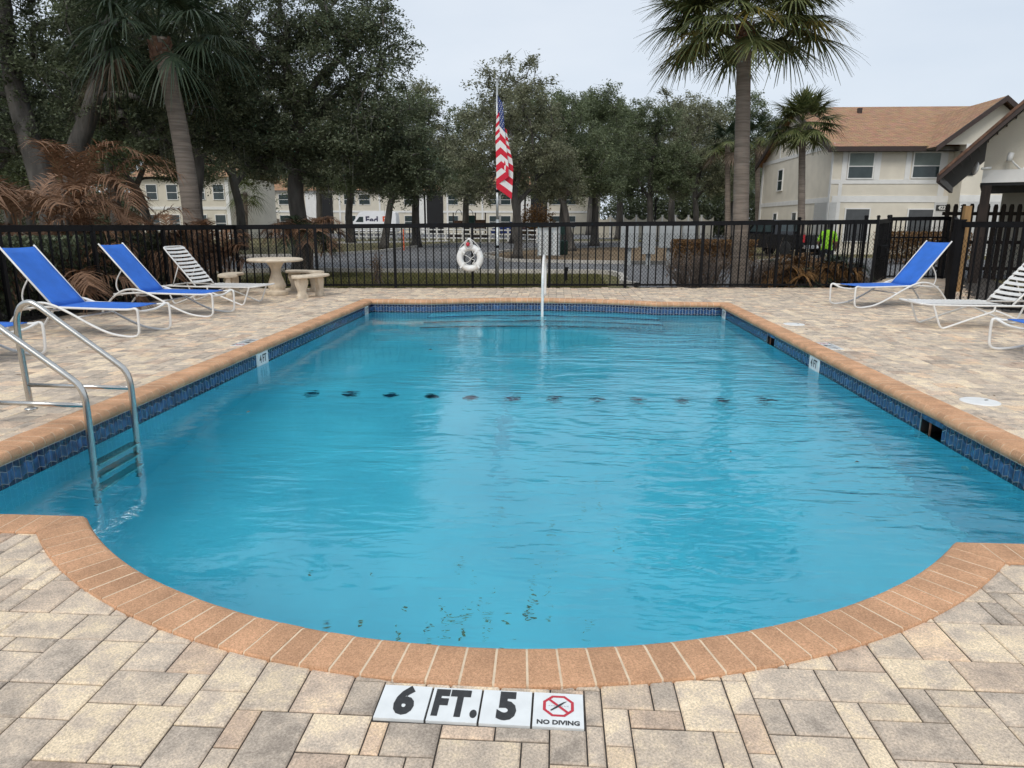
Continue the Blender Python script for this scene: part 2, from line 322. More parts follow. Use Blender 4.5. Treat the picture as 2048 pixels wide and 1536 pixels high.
M['wood'] = mat('new_wood_post', (.30, .175, .07), .8, var=.25, vscale=5, stretch=(3, 3, .4))
M['darkwood'] = mat('dark_stained_wood', (.022, .013, .009), .75, var=.35, vscale=6, stretch=(3, 3, .4))
M['galv'] = mat('galvanised_pole', (.48, .50, .50), .35, metal=.6, var=.12, vscale=6)
M['mailbox'] = mat('grey_mailbox', (.40, .42, .42), .45, metal=.2, var=.07, vscale=5)
M['green'] = mat('dark_green_metal', (.012, .045, .035), .5, var=.15, vscale=6)
M['blackcar'] = mat('black_car_paint', (.008, .008, .01), .16, spec=.6, var=.2, vscale=3)
M['bluecar'] = mat('blue_car_paint', (.02, .035, .12), .2, spec=.6)
M['vanwhite'] = mat('white_van_paint', (.80, .80, .80), .3, var=.03, vscale=2)
M['tyre'] = mat('tyre_rubber', (.015, .015, .015), .85, var=.2, vscale=20)
M['chrome'] = mat('chrome', (.6, .6, .6), .2, metal=1.)
M['redlight'] = mat('red_lamp_plastic', (.45, .015, .02), .25)
M['purple'] = mat('navy_purple_print', (.035, .03, .075), .5)
M['orange'] = mat('orange_print', (.75, .10, .015), .5)
M['lime'] = mat('lime_shirt', (.33, .72, .03), .8, var=.1, vscale=12, bump=.2, bscale=60)
M['skin'] = mat('skin', (.30, .17, .11), .6)
M['hair'] = mat('dark_hair', (.012, .01, .01), .7)
M['trouser'] = mat('dark_trousers', (.02, .022, .03), .85, var=.2, vscale=15)
M['rope'] = mat('white_rope', (.70, .69, .66), .9, var=.1, vscale=40)
M['fred'] = mat('flag_red', (.58, .012, .035), .8, var=.08, vscale=6)
M['fwhite'] = mat('flag_white', (.72, .70, .68), .8, var=.05, vscale=6)
M['fblue'] = mat('flag_blue', (.022, .045, .17), .8, var=.1, vscale=6)
M['algae'] = mat('brown_debris', (.26, .25, .13), .95, var=.4, vscale=30)

# ================================================================== GROUND, ROAD, LAWN
GZ = -.07
def poly_sheet(name, pts, z, m, label=None, kind='structure', thick=0):
    mb = MB()
    if thick: mb.prism(pts, z - thick, z)
    else:
        mb.face([(p[0], p[1], z) for p in pts])
    o = mb.build(name, m); tag(o, label, kind=kind); return o
mb = MB(); mb.face([(-500, 15.0, GZ), (500, 15.0, GZ), (500, 900, GZ), (-500, 900, GZ)]); mb.face([(-500, -60, GZ), (-8.6, -60, GZ), (-8.6, 15, GZ), (-500, 15, GZ)]); mb.face([(9.2, -60, GZ), (500, -60, GZ), (500, 15, GZ), (9.2, 15, GZ)])
mb.face([(-8.6, -60, GZ), (9.2, -60, GZ), (9.2, -6, GZ), (-8.6, -6, GZ)])
tag(mb.build('ground', M['grass']), 'grass lawn and open ground around the pool', kind='structure')
near = [gp(200, 549, GZ), gp(640, 543.5, GZ), gp(1000, 546.5, GZ), gp(1185, 547, GZ), gp(1222, 549, GZ), gp(1240, 554, GZ), gp(1249, 563, GZ), (1.62, 17.4), (1.9, 16.7), (6.9, 17.3), (7.2, 19.6), (9.6, 20.2), (14, 20.5), (40, 20.5)]
far = [(40, 27), gp(1640, 515, GZ), gp(1500, 527.5, GZ), gp(1390, 528.5, GZ), gp(1250, 528, GZ), gp(1080, 525.5, GZ), gp(1010, 523, GZ), gp(962, 512.5, GZ), gp(1020, 503, GZ), gp(1100, 497.5, GZ), gp(1240, 494, GZ), gp(1400, 491, GZ), gp(1400, 483, GZ), gp(1240, 485, GZ), gp(1080, 485, GZ), gp(900, 489, GZ), gp(835, 494.5, GZ), gp(759, 504.5, GZ), gp(627, 512.5, GZ), gp(200, 519, GZ)]
poly_sheet('road', near + far, GZ + .004, M['asphalt'], 'grey asphalt drive curving behind the pool fence')
poly_sheet('parking_lot', [(-70, 66), (40, 66), (40, 94), (-70, 94)], GZ + .004, M['asphalt'], 'distant parking lot in front of the apartments')
poly_sheet('footpath', [gp(640, 488, GZ), gp(900, 483, GZ), gp(900, 480, GZ), gp(640, 484, GZ)], GZ + .004, M['kerb'], 'pale footpath beyond the road')
isl = [gp(965, 511.5, GZ), gp(1010, 522, GZ), gp(1080, 524.7, GZ), gp(1250, 527.2, GZ), gp(1390, 527.8, GZ), gp(1500, 526.5, GZ), gp(1500, 492, GZ), gp(1240, 494.6, GZ), gp(1100, 498, GZ), gp(1020, 503.8, GZ)]
poly_sheet('island_ground', isl, GZ + .012, M['litter'], 'leaf strewn island ground around the mailboxes')
def kerb(name, pts, label, w=.16, h=.12):
    mb = MB(); n = len(pts)
    L = []
    for i in range(n):
        a = np.array(pts[max(0, i - 1)]); b = np.array(pts[min(n - 1, i + 1)]); t = (b - a) / np.linalg.norm(b - a); nn = np.array([-t[1], t[0]]) * w / 2; p = np.array(pts[i]); L.append((p + nn, p - nn))
    for i in range(n - 1):
        (a, b), (c, d) = L[i], L[i + 1]; z0, z1 = GZ - .02, GZ + h
        for q in ([(a, z1), (b, z1), (d, z1), (c, z1)], [(a, z0), (a, z1), (c, z1), (c, z0)], [(b, z1), (b, z0), (d, z0), (d, z1)]): mb.face([(p[0], p[1], z) for p, z in q])
    tag(mb.build(name, M['kerb']), label, kind='structure')
kerb('kerb', near[:9], 'pale concrete kerb along the near lawn strip')
kerb('kerb', far[1:10][::-1], 'pale concrete kerb around the mailbox island')
kerb('kerb', far[13:], 'pale kerb on the far side of the drive')
poly_sheet('planting_bed', [(1.95, 16.0), (6.6, 16.55), (6.7, 17.15), (2.1, 16.65)], GZ + .02, M['mulch'], 'black mulch bed under the right palm')
poly_sheet('planting_bed', [(-8.3, 5), (-7.75, 5), (-7.05, 15.2), (-11, 18), (-13, 12)], GZ + .02, M['mulch'], 'dark mulch bed behind the left fence')

# grass blades on the near lawn strip
def grass(name, n, xr, yf, label, hgt=.09):
    x = RN.uniform(xr[0], xr[1], n); lo, hi = yf(x); y = lo + (hi - lo) * RN.random(n); a = RN.uniform(0, 2 * pi, n); h = hgt * RN.uniform(.5, 1.3, n); w = .008
    dx = np.cos(a) * w; dy = np.sin(a) * w; lx = RN.normal(0, .03, n); ly = RN.normal(0, .03, n); V = np.zeros((n, 4, 3))
    V[:, 0] = np.c_[x - dx, y - dy, np.full(n, GZ)]; V[:, 1] = np.c_[x + dx, y + dy, np.full(n, GZ)]; V[:, 2] = np.c_[x + lx + dx * .3, y + ly, GZ + h]; V[:, 3] = np.c_[x + lx - dx * .3, y + ly, GZ + h]
    o = np_quads(name, V, M['blade']); tag(o, label, 'grass', kind='stuff')
FY = lambda x: 15.69 + .1007 * x          # line of the back fence
grass('grass', 30000, (-8, 1.2), lambda x: (FY(x) + .15, np.full_like(x, 20.1)), 'short patchy grass between the back fence and the drive')

# ================================================================== POOL
XL, XR, YN, YF, CW = -3.405, 2.93, 3.07, 12.75, .218
ACX, AHX, ASAG = -.23, 2.06, .95; AR = (AHX ** 2 + ASAG ** 2) / (2 * ASAG); ACY = YN - ASAG + AR
BCX, BHX, BSAG = -.24, 2.05, .45; BR = (BHX ** 2 + BSAG ** 2) / (2 * BSAG); BCY = YF + BSAG - BR
ZW = -.215; ZT = -.072
def inner_path():
    """boundary stations (x, y, outward offset vector) grouped by run; pool lies on the left when followed"""
    runs = []
    def straight(a, b): runs.append(('s', a, b))
    straight((XL, YF), (XL, YN)); straight((XL, YN), (ACX - AHX, YN)); runs.append(('a', ACX, ACY, AR, atan2(YN - ACY, -AHX), atan2(YN - ACY, AHX)))
    straight((ACX + AHX, YN), (XR, YN)); straight((XR, YN), (XR, YF)); straight((XR, YF), (BCX + BHX, YF))
    runs.append(('a', BCX, BCY, BR, atan2(YF - BCY, BHX), atan2(YF - BCY, -BHX))); straight((BCX - BHX, YF), (XL, YF)); return runs
RUNS = inner_path()
def end_normals(r):
    if r[0] == 's':
        a, b = r[1], r[2]; t = np.array(b) - np.array(a); t /= np.linalg.norm(t); n = np.array([t[1], -t[0]]); return n, n
    return np.array([cos(r[4]), sin(r[4])]), np.array([cos(r[5]), sin(r[5])])
def stations(pitch):
    """list of runs, each list of (p, off) at piece boundaries; off is mitred at corners, unit perpendicular distance"""
    out = []
    for i, r in enumerate(RUNS):
        n0, n1 = end_normals(r); p1 = end_normals(RUNS[i - 1])[1]; x0 = end_normals(RUNS[(i + 1) % len(RUNS)])[0]
        def mit(a, b): m = a + b; return m / (1 + a @ b)
        ln = hypot(r[2][0] - r[1][0], r[2][1] - r[1][1]) if r[0] == 's' else r[3] * abs(r[5] - r[4]); k = max(1, round(ln / pitch)); L = []
        for j in range(k + 1):
            t = j / k
            if r[0] == 's': p = np.array(r[1]) * (1 - t) + np.array(r[2]) * t; n = n0
            else: a = r[4] + (r[5] - r[4]) * t; n = np.array([cos(a), sin(a)]); p = np.array([r[1], r[2]]) + r[3] * n
            if j == 0: n = mit(p1, n0)
            if j == k: n = mit(n1, x0)
            L.append((p, n))
        out.append(L)
    return out
def dist_cam(p): return hypot(p[0], p[1])

# --- coping: bullnose bricks laid over a bed of pale grout
PROF = [(CW, -.06), (CW, .004), (CW - .004, .010), (.036, .010), (.018, .004), (.005, -.012), (.0, -.032), (.005, -.052), (.018, -.066), (.036, ZT + .002)]
coping = empty('pool_coping', (0, 3, 0)); tag(coping, 'terracotta bullnose brick coping around the pool edge', kind='structure'); coping['kind'] = 'structure'
def sweep(mb, S0, S1, prof, caps=True, mi=0):
    k = len(mb.v); n = len(prof)
    for (p, o) in (S0, S1):
        for (d, z) in prof: mb.v.append((p[0] + o[0] * d, p[1] + o[1] * d, z))
    for j in range(n): j2 = (j + 1) % n; mb.f.append([k + j, k + j2, k + n + j2, k + n + j]); mb.m.append(mi)
    if caps: mb.f.append([k + j for j in range(n)][::-1]); mb.f.append([k + n + j for j in range(n)]); mb.m += [mi, mi]
gb = MB(); bricks = []
gprof = [(d + (.0025 if d < .01 else (-.004 if d > .2 else 0)), z - .0012 if z > -.02 else z) for d, z in PROF]
for L in stations(.100):
    for (a, b) in zip(L[:-1], L[1:]):
        sweep(gb, a, b, gprof, caps=False)
        wi = np.linalg.norm(b[0] - a[0]); g = .0038 / max(wi, .02)
        pa = (a[0] * (1 - g) + b[0] * g, a[1] * (1 - g) + b[1] * g); pb = (a[0] * g + b[0] * (1 - g), a[1] * g + b[1] * (1 - g)); bricks.append((pa, pb))
o = gb.build('grout', M['grout'], coping, loc=(0, -3, 0))
bricks.sort(key=lambda q: dist_cam(q[0][0])); rest = MB()
for i, (a, b) in enumerate(bricks):
    dz = random.uniform(-.0012, .0012); c = (a[0] + b[0]) / 2; pf = [(d, z + (dz if z > 0 else 0)) for d, z in PROF]
    if i < 300:
        mb = MB(); sweep(mb, (a[0] - c, a[1]), (b[0] - c, b[1]), pf); me = mb.mesh('brick', M['brick']); sm(me, 32); link('brick', me, coping, (c[0], c[1] - 3, 0))
    else: sweep(rest, a, b, pf)
o = rest.build('brick_far', M['brick'], coping, loc=(0, -3, 0)); o['kind'] = 'stuff'

# --- basin: walls, floor with a coved edge, steps
WO = .022   # wall face lies this far behind the coping nose
SKIM = [(5.44, .16), (9.67, .16)]
def wall_station(p, n): return p + n * WO
def depth(y):
    d = np.interp(y, [2, 4.3, 5.6, 7.6, 12.9], [1.78, 1.78, 1.6, 1.22, 1.0]); return d
DW = .25
def wdist(x, y):
    d = np.minimum(np.minimum(x - XL + WO, XR + WO - x), np.minimum(y - YN + WO, 1e3))
    arc = AR + WO - np.hypot(x - ACX, y - ACY); inarc = np.abs(x - ACX) < AHX
    d = np.where(inarc, np.minimum(np.minimum(x - XL + WO, XR + WO - x), np.where(y < ACY, arc, 9)), d)
    bow = BR + WO - np.hypot(x - BCX, y - BCY); d2 = np.where(np.abs(x - BCX) < BHX, np.where(y > BCY, bow, 9), YF + WO - y)
    return np.minimum(d, d2)
gx = np.arange(XL - .12, XR + .13, .09); gy = np.arange(1.95, 13.45, .09); GX, GY = np.meshgrid(gx, gy)
DD = np.clip(wdist(GX, GY), 0, None); FZ = ZW - depth(GY) + .22 * (1 - np.clip(DD / .30, 0, 1)) ** 2.2
mb = MB(); mb.v = [tuple(p) for p in np.stack([GX, GY, FZ], -1).reshape(-1, 3)]; nx = len(gx)
for j in range(len(gy) - 1):
    for i in range(nx - 1): mb.f.append([j * nx + i, j * nx + i + 1, (j + 1) * nx + i + 1, (j + 1) * nx + i]); mb.m.append(0)
basin = mb.build('pool_basin', M['plaster'], smooth=True); tag(basin, 'pale blue plastered pool basin', kind='structure')
wb = MB(); gb = MB(); lb = MB(); cols = []
for ri, L in enumerate(stations(.054)):
    for ci, (a, b) in enumerate(zip(L[:-1], L[1:])):
        p0, p1 = wall_station(*a), wall_station(*b); zb = -2.15; ym = (p0[1] + p1[1]) / 2
        wb.face([(*p1, zb), (*p0, zb), (*p0, ZW - .012), (*p1, ZW - .012)])
        sk = ri == 4 and any(abs(ym - s) < w for s, w in SKIM)
        if not sk:
            gb.face([(*p1, ZW - .013), (*p0, ZW - .013), (*p0, ZT + .02), (*p1, ZT + .02)])
            cols.append((ri, ci, p0, p1))
        else: lb.face([(*p1, ZW + .105), (*p0, ZW + .105), (*p0, ZT + .02), (*p1, ZT + .02)])
o = wb.build('wall', M['plaster'], basin); o = gb.build('tile_bed', M['tgrout'], basin); o = lb.build('skimmer_lintel', M['tile_mid'], basin)
# waterline tiles: in each column a navy cap piece, a tall blue piece and a navy foot piece with waved joints
ZB = ZW - .010; ZTT = ZT
def tile_piece(p0, p1, ci, lo, hi, proud=.004, org=None):
    t = p1 - p0; w = np.linalg.norm(t); t = t / w; nin = np.array([-t[1], t[0]]); mb = MB(); g = .0023; xs = np.linspace(g, w - g, 4); k = 0
    fr = [p0 + t * x + nin * proud for x in xs]; bk = [p0 + t * x - nin * .001 for x in xs]
    zs = [((lo(ci + x / w)), (hi(ci + x / w))) for x in xs]
    og = np.array([0, 0]) if org is None else org
    for i in range(3):
        mb.face([(*(fr[i + 1] - og), zs[i + 1][0]), (*(fr[i] - og), zs[i][0]), (*(fr[i] - og), zs[i][1]), (*(fr[i + 1] - og), zs[i + 1][1])])
        mb.face([(*(fr[i] - og), zs[i][1]), (*(bk[i] - og), zs[i][1]), (*(bk[i + 1] - og), zs[i + 1][1]), (*(fr[i + 1] - og), zs[i + 1][1])])
    return mb
wave = lambda base, amp, ph=0.: (lambda s: base + amp * cos(pi * s + ph))
H3 = [(lambda s: wave(ZT - .040, .010)(s) + .0022, lambda s: ZTT), (lambda s: wave(ZB + .034, .009)(s) + .0022, lambda s: wave(ZT - .040, .010)(s) - .0022), (lambda s: ZB, lambda s: wave(ZB + .034, .009)(s) - .0022)]
cols.sort(key=lambda c: 0 if (c[0] in (0, 4)) else 1); cols.sort(key=lambda c: (0 if c[0] in (0, 4) and c[2][1] > 3.5 else 1, dist_cam(c[2])))
def marker_zone(ri, y): return (ri == 0 and (abs(y - 7.84) < .155 or abs(y - 12.42) < .12)) or (ri == 4 and (abs(y - 8.0) < .155 or abs(y - 12.45) < .12))
far_mid, far_dark = MB(), MB(); nt_ = 0
for (ri, ci, p0, p1) in cols:
    if marker_zone(ri, (p0[1] + p1[1]) / 2): continue
    for k, (lo, hi) in enumerate(H3):
        m = M['tile_mid'] if k == 1 else M['tile_dark']
        if nt_ < 297:
            mb = tile_piece(p0, p1, ci, lo, hi, org=p0); mb.build('tile', m, basin, loc=(p0[0], p0[1], 0)); nt_ += 1
        else:
            mb = tile_piece(p0, p1, ci, lo, hi); T = far_mid if k == 1 else far_dark; kk = len(T.v); T.v += mb.v; T.f += [[i + kk for i in f] for f in mb.f]; T.m += mb.m
for n_, T, m in (('tile_field', far_mid, M['tile_mid']), ('tile_border', far_dark, M['tile_dark'])):
    o = T.build(n_, m, basin); o['kind'] = 'stuff'
# depth plaques on the waterline
def plaque(side, y, txt, w=.30):
    x = XL - WO + .004 if side < 0 else XR + WO - .004; h = ZT - ZB
    mb = MB(); mb.box((0, 0, 0), (.008, w, h)); o = mb.build('depth_plaque', M['signwhite'], basin, loc=(x, y, (ZT + ZB) / 2))
    text_mesh(txt, .125, M['ink'], 'lettering', .82, .003, .0008, o, (.0048 * -side, 0, .004), (pi / 2, 0, pi / 2 * -side))
plaque(-1, 7.84, '4 FT'); plaque(1, 8.0, '4 FT'); plaque(-1, 12.42, '3 FT', .23); plaque(1, 12.45, '3 FT', .23)
# skimmer mouths
for s, w in SKIM:
    mb = MB(); x0 = XR + WO; a, b, t0, t1 = s - w, s + w, ZW - .05, ZW + .105
    mb.face([(x0, a, t1), (x0 + .25, a, t1), (x0 + .25, b, t1), (x0, b, t1)]); mb.face([(x0, a, t0), (x0, b, t0), (x0 + .25, b, t0), (x0 + .25, a, t0)])
    mb.face([(x0, a, t0), (x0 + .25, a, t0), (x0 + .25, a, t1), (x0, a, t1)]); mb.face([(x0, b, t0), (x0, b, t1), (x0 + .25, b, t1), (x0 + .25, b, t0)]); mb.face([(x0 + .25, a, t0), (x0 + .25, b, t0), (x0 + .25, b, t1), (x0 + .25, a, t1)])
    o = mb.build('skimmer_mouth', M['dark'], basin)
    mb = MB(); mb.box((x0 + .004, s + .03, (t0 + t1) / 2), (.012, .01, t1 - t0)); mb.build('divider', M['boot'], o)
# return jet fitting
mb = MB(); mb.lathe([(.0, .0), (.05, 0), (.05, .006), (.035, .012), (.018, .012), (.0, .004)], 16); o = mb.build('return_fitting', M['plastic'], basin, True, (XR + WO - .001, 4.92, ZW - .24)); o.rotation_euler = (0, -pi / 2, 0)
# broken line of navy diamonds where the floor tips down
for k in range(12):
    x = -2.83 + .4727 * k; d = .108; yy = 7.72; zz = lambda y: ZW - float(depth(y)) + .006
    mb = MB(); mb.face([(x - d, yy, zz(yy)), (x, yy - d, zz(yy - d)), (x + d, yy, zz(yy)), (x, yy + d, zz(yy + d))]); mb.build('diamond_tile', M['tile_dark'], basin)
# entry steps inside the far bow
for k, (off, dz) in enumerate(((.36, .24), (.70, .50), (1.02, .76))):
    pts = []; hx = BHX + .02
    for j in range(25):
        x = BCX - hx + 2 * hx * j / 24; y = BCY + sqrt(max(BR ** 2 - (x - BCX) ** 2, 0)) - off - .30 * sqrt(max(0, 1 - ((x - BCX) / hx) ** 2)) * (0.2 + .12 * k); pts.append((x, y))
    mb = MB(); mb.prism(pts + [(BCX + hx, 13.4), (BCX - hx, 13.4)], -1.6, ZW - dz); st = mb.build('step', M['plaster'], basin)
    mb = MB()
    for (a, b) in zip(pts[:-1], pts[1:]):
        mb.face([(a[0], a[1] - .004, ZW - dz - .05), (b[0], b[1] - .004, ZW - dz - .05), (b[0], b[1] - .004, ZW - dz + .002), (a[0], a[1] - .004, ZW - dz + .002)])
        mb.face([(a[0], a[1] - .004, ZW - dz + .002), (b[0], b[1] - .004, ZW - dz + .002), (b[0], b[1] + .045, ZW - dz + .002), (a[0], a[1] + .045, ZW - dz + .002)])
    mb.build('nosing', M['tile_dark'], st)
# settled debris on the deep floor
V = []
for (cx_, cy_, n_, s_) in ((-.62, 4.05, 18, .12), (-.25, 3.72, 26, .08), (.05, 3.52, 30, .07), (-.2, 4.2, 16, .30), (-1.1, 3.9, 6, .2), (-.45, 9.6, 5, .05), (.3, 5.2, 6, .4), (-1.6, 4.6, 5, .4)):
    for _ in range(n_):
        x, y = random.gauss(cx_, s_), random.gauss(cy_, s_ * .7); a = random.uniform(0, pi); l, w = random.uniform(.01, .045), random.uniform(.005, .014); z = ZW - 1.78 + .012 if y < 4.3 else ZW - float(depth(y)) + .012
        ca, sa = cos(a), sin(a); V.append([(x - ca * l, y - sa * l, z), (x + sa * w, y - ca * w, z), (x + ca * l, y + sa * l, z + .006), (x - sa * w, y + ca * w, z)])
o = np_quads('pool_debris', np.array(V), M['algae']); tag(o, 'scattered brown leaf debris settled on the pool floor', 'debris', kind='stuff')
# water body
mb = MB(); mb.bx(XL - .3, XR + .3, 1.9, 13.5, -2.7, ZW); o = mb.build('pool_water', M['water']); tag(o, 'clear rippled blue pool water', kind='structure')

# ================================================================== DECK of concrete pavers
OUT = []
for L in stations(.04):
    for p, n in L[:-1]: OUT.append((*(p + n * (CW - .012)), *(n / np.linalg.norm(n))))
OUT = np.array(OUT)
def clip(poly, q, n):
    out = []
    for i in range(len(poly)):
        a, b = poly[i], poly[(i + 1) % len(poly)]; da = (a[0] - q[0]) * n[0] + (a[1] - q[1]) * n[1]; db = (b[0] - q[0]) * n[0] + (b[1] - q[1]) * n[1]
        if da >= 0: out.append(a)
        if da * db < 0: t = da / (da - db); out.append((a[0] + (b[0] - a[0]) * t, a[1] + (b[1] - a[1]) * t))
    return out
def area(p): return abs(sum(p[i][0] * p[(i + 1) % len(p)][1] - p[(i + 1) % len(p)][0] * p[i][1] for i in range(len(p)))) / 2
U = .0778; X0, Y0 = -8.4, .2; NX, NY = int(19.4 / U), int(19.6 / U)
LFX = lambda y: -6.93 - (14.99 - y) * .1085      # line of the left fence
def deck_ok(x, y):
    if x < LFX(y) - .06: return False
    if y < FY(x) - .02 and x < 7.0 and y < 16.4: return x < 7.15 or y > 12.5
    if y <= 13 and x < 7.0 + (12.9 - y) * .36 + .1: return True
    return 13 <= y and 7.0 + (y - 16.4) * .62 < x < 7.1 + (y - 12.9) * .49 + .3 and y < 19.3
occ = np.zeros((NX, NY), bool); pav = []; rp_ = random.Random(5)
SZ = [(3, 2)] * 5 + [(2, 3)] * 5 + [(2, 2)] * 4 + [(1, 2)] + [(2, 1)]
for j in range(NY):
    for i in range(NX):
        if occ[i, j]: continue
        x, y = X0 + i * U, Y0 + j * U
        if XL - .1 < x < XR and YN + .2 < y < YF - .3: continue
        if not deck_ok(x + U, y + U): continue
        rp_.shuffle(SZ)
        for (w, h) in SZ + [(1, 2), (2, 1), (1, 1)]:
            if i + w <= NX and j + h <= NY and not occ[i:i + w, j:j + h].any(): break
        occ[i:i + w, j:j + h] = True; pav.append((x, y, w * U, h * U))
def paver_geo(poly, z, tx, ty, near):
    n = len(poly); cx_ = sum(p[0] for p in poly) / n; cy_ = sum(p[1] for p in poly) / n; mb = MB()
    def ins(p, d): v = np.array([cx_ - p[0], cy_ - p[1]]); return (p[0] + np.sign(v[0]) * min(d, abs(v[0])), p[1] + np.sign(v[1]) * min(d, abs(v[1])))
    g = .0024; a = [ins(p, g) for p in poly]; b = [ins(p, g + .0055) for p in poly]
    zz = lambda p: z + (p[0] - cx_) * tx + (p[1] - cy_) * ty
    mb.v = [(p[0], p[1], zz(p)) for p in b] + [(p[0], p[1], zz(p) - .0045) for p in a] + [(p[0], p[1], -.03) for p in a]
    mb.f = [list(range(n))] + [[n + i, n + (i + 1) % n, (i + 1) % n, i] for i in range(n)] + [[2 * n + i, 2 * n + (i + 1) % n, n + (i + 1) % n, n + i] for i in range(n)]; mb.m = [0] * len(mb.f)
    return mb, (cx_, cy_)
deck = MB().prism([(-8.6, -6), (9.2, -6), (11.5, 19.6), (7.2, 19.6), (7.0, 16.3), (-7.0, 14.95)], -.02, -.0075)
# the bed is open where the pool lies
deck = MB()
for poly in ([(-8.6, -6), (9.2, -6), (9.2, 1.97), (-8.6, 1.97)], [(-8.6, 1.97), (XL - .12, 1.97), (XL - .12, 13.3), (-8.6, 13.3)], [(XR + .12, 1.97), (9.2, 1.97), (9.2, 13.3), (XR + .12, 13.3)],
             [(-8.6, 13.3), (9.2, 13.3), (11.5, 19.6), (7.2, 19.6), (7.0, 16.3), (-7.0, 14.95)]): deck.face([(p[0], p[1], -.0075) for p in poly])
for L in stations(.12)[1:4]:
    for (a, b) in zip(L[:-1], L[1:]): deck.face([(*(a[0] + a[1] * .1), -.0072), (a[0][0] + a[1][0] * .1, 1.9, -.0072), (b[0][0] + b[1][0] * .1, 1.9, -.0072), (*(b[0] + b[1] * .1), -.0072)])
for L in stations(.12)[5:8]:
    for (a, b) in zip(L[:-1], L[1:]): deck.face([(*(a[0] + a[1] * .1), -.0072), (a[0][0] + a[1][0] * .1, 13.6, -.0072), (b[0][0] + b[1][0] * .1, 13.6, -.0072), (*(b[0] + b[1] * .1), -.0072)])
deck = deck.build('deck', M['sand']); tag(deck, 'tan and grey concrete paver pool deck', kind='structure')
MK = (-.206 - .3125, -.206 + .3125, 1.812 - .079, 1.812 + .079)
P_ = []
for (x, y, w, h) in pav:
    poly = [(x, y), (x + w, y), (x + w, y + h), (x, y + h)]; c = (x + w / 2, y + h / 2)
    if abs(x) < 5 and y < 14.5 and y > 1.2:
        d2 = (OUT[:, 0] - c[0]) ** 2 + (OUT[:, 1] - c[1]) ** 2; k = int(d2.argmin())
        if d2[k] < .2 or True: poly = clip(poly, OUT[k, :2], OUT[k, 2:])
        for _ in range(2):
            bad = [p for p in poly if wdist(np.array([p[0]]), np.array([p[1]]))[0] > -.16 and YN - 1.3 < p[1] < 13.4]
            if not bad: break
            p = max(bad, key=lambda p: wdist(np.array([p[0]]), np.array([p[1]]))[0]); d2 = (OUT[:, 0] - p[0]) ** 2 + (OUT[:, 1] - p[1]) ** 2; k = int(d2.argmin()); poly = clip(poly, OUT[k, :2], OUT[k, 2:])
            if len(poly) < 3: break
    if c[1] < 2.3 and len(poly) > 2:
        lo_x, hi_x, lo_y, hi_y = min(p[0] for p in poly), max(p[0] for p in poly), min(p[1] for p in poly), max(p[1] for p in poly)
        if lo_x < MK[1] and hi_x > MK[0] and lo_y < MK[3] and hi_y > MK[2]:      # cut round the depth marker
            mid_ = clip(clip(poly, (MK[0], 0), (1, 0)), (MK[1], 0), (-1, 0)); bits = [clip(poly, (MK[0], 0), (-1, 0)), clip(poly, (MK[1], 0), (1, 0)), clip(mid_, (0, MK[2]), (0, -1)), clip(mid_, (0, MK[3]), (0, 1))]
            for q in bits:
                if len(q) > 2 and area(q) > .0003: P_.append(((sum(p[0] for p in q) / len(q), sum(p[1] for p in q) / len(q)), q))
            continue
    if len(poly) < 3 or area(poly) < .0004: continue
    pts = []
    for p in poly:
        if not pts or hypot(p[0] - pts[-1][0], p[1] - pts[-1][1]) > .004: pts.append(p)
    if len(pts) < 3: continue
    P_.append((c, pts))
def on_screen(c):
    d = _M @ np.array([c[0], c[1], -CAM_H]); u, v = 1024 + FPX * d[0] / -d[2], 768 - FPX * d[1] / -d[2]; return d[2] < 0 and -60 < u < 2108 and v < 1600
def shown(q):
    a = area(q[1]); d = np.sqrt(q[0][0] ** 2 + q[0][1] ** 2 + 2); return (a / d ** 3) * (1 if on_screen(q[0]) else 1e-4)
P_.sort(key=shown, reverse=True)
fv, ff, fc = [], [], []
for i, (c, poly) in enumerate(P_):
    near_ = i < 300
    mb, cc = paver_geo(poly, rp_.uniform(-.0014, .0012), rp_.gauss(0, .004), rp_.gauss(0, .004), near_)
    r = rp_.random(); tint = ((r ** .9), rp_.random(), rp_.random(), 1.)
    if near_:
        mb.v = [(p[0] - cc[0], p[1] - cc[1], p[2]) for p in mb.v]; me = mb.mesh('paver', M['paver']); ca = me.color_attributes.new('tint', 'FLOAT_COLOR', 'POINT'); ca.data.foreach_set('color', tint * len(mb.v)); link('paver', me, deck, (cc[0], cc[1], 0))
    else:
        k = len(fv); fv += mb.v; ff += [[q + k for q in f] for f in mb.f[:1 + 2 * len(poly)]]; fc += list(tint) * len(mb.v)
me = bpy.data.meshes.new('paver_field'); me.from_pydata(fv, [], ff); me.materials.append(M['paver']); ca = me.color_attributes.new('tint', 'FLOAT_COLOR', 'POINT'); ca.data.foreach_set('color', fc); o = link('paver_field', me, deck); o['kind'] = 'stuff'

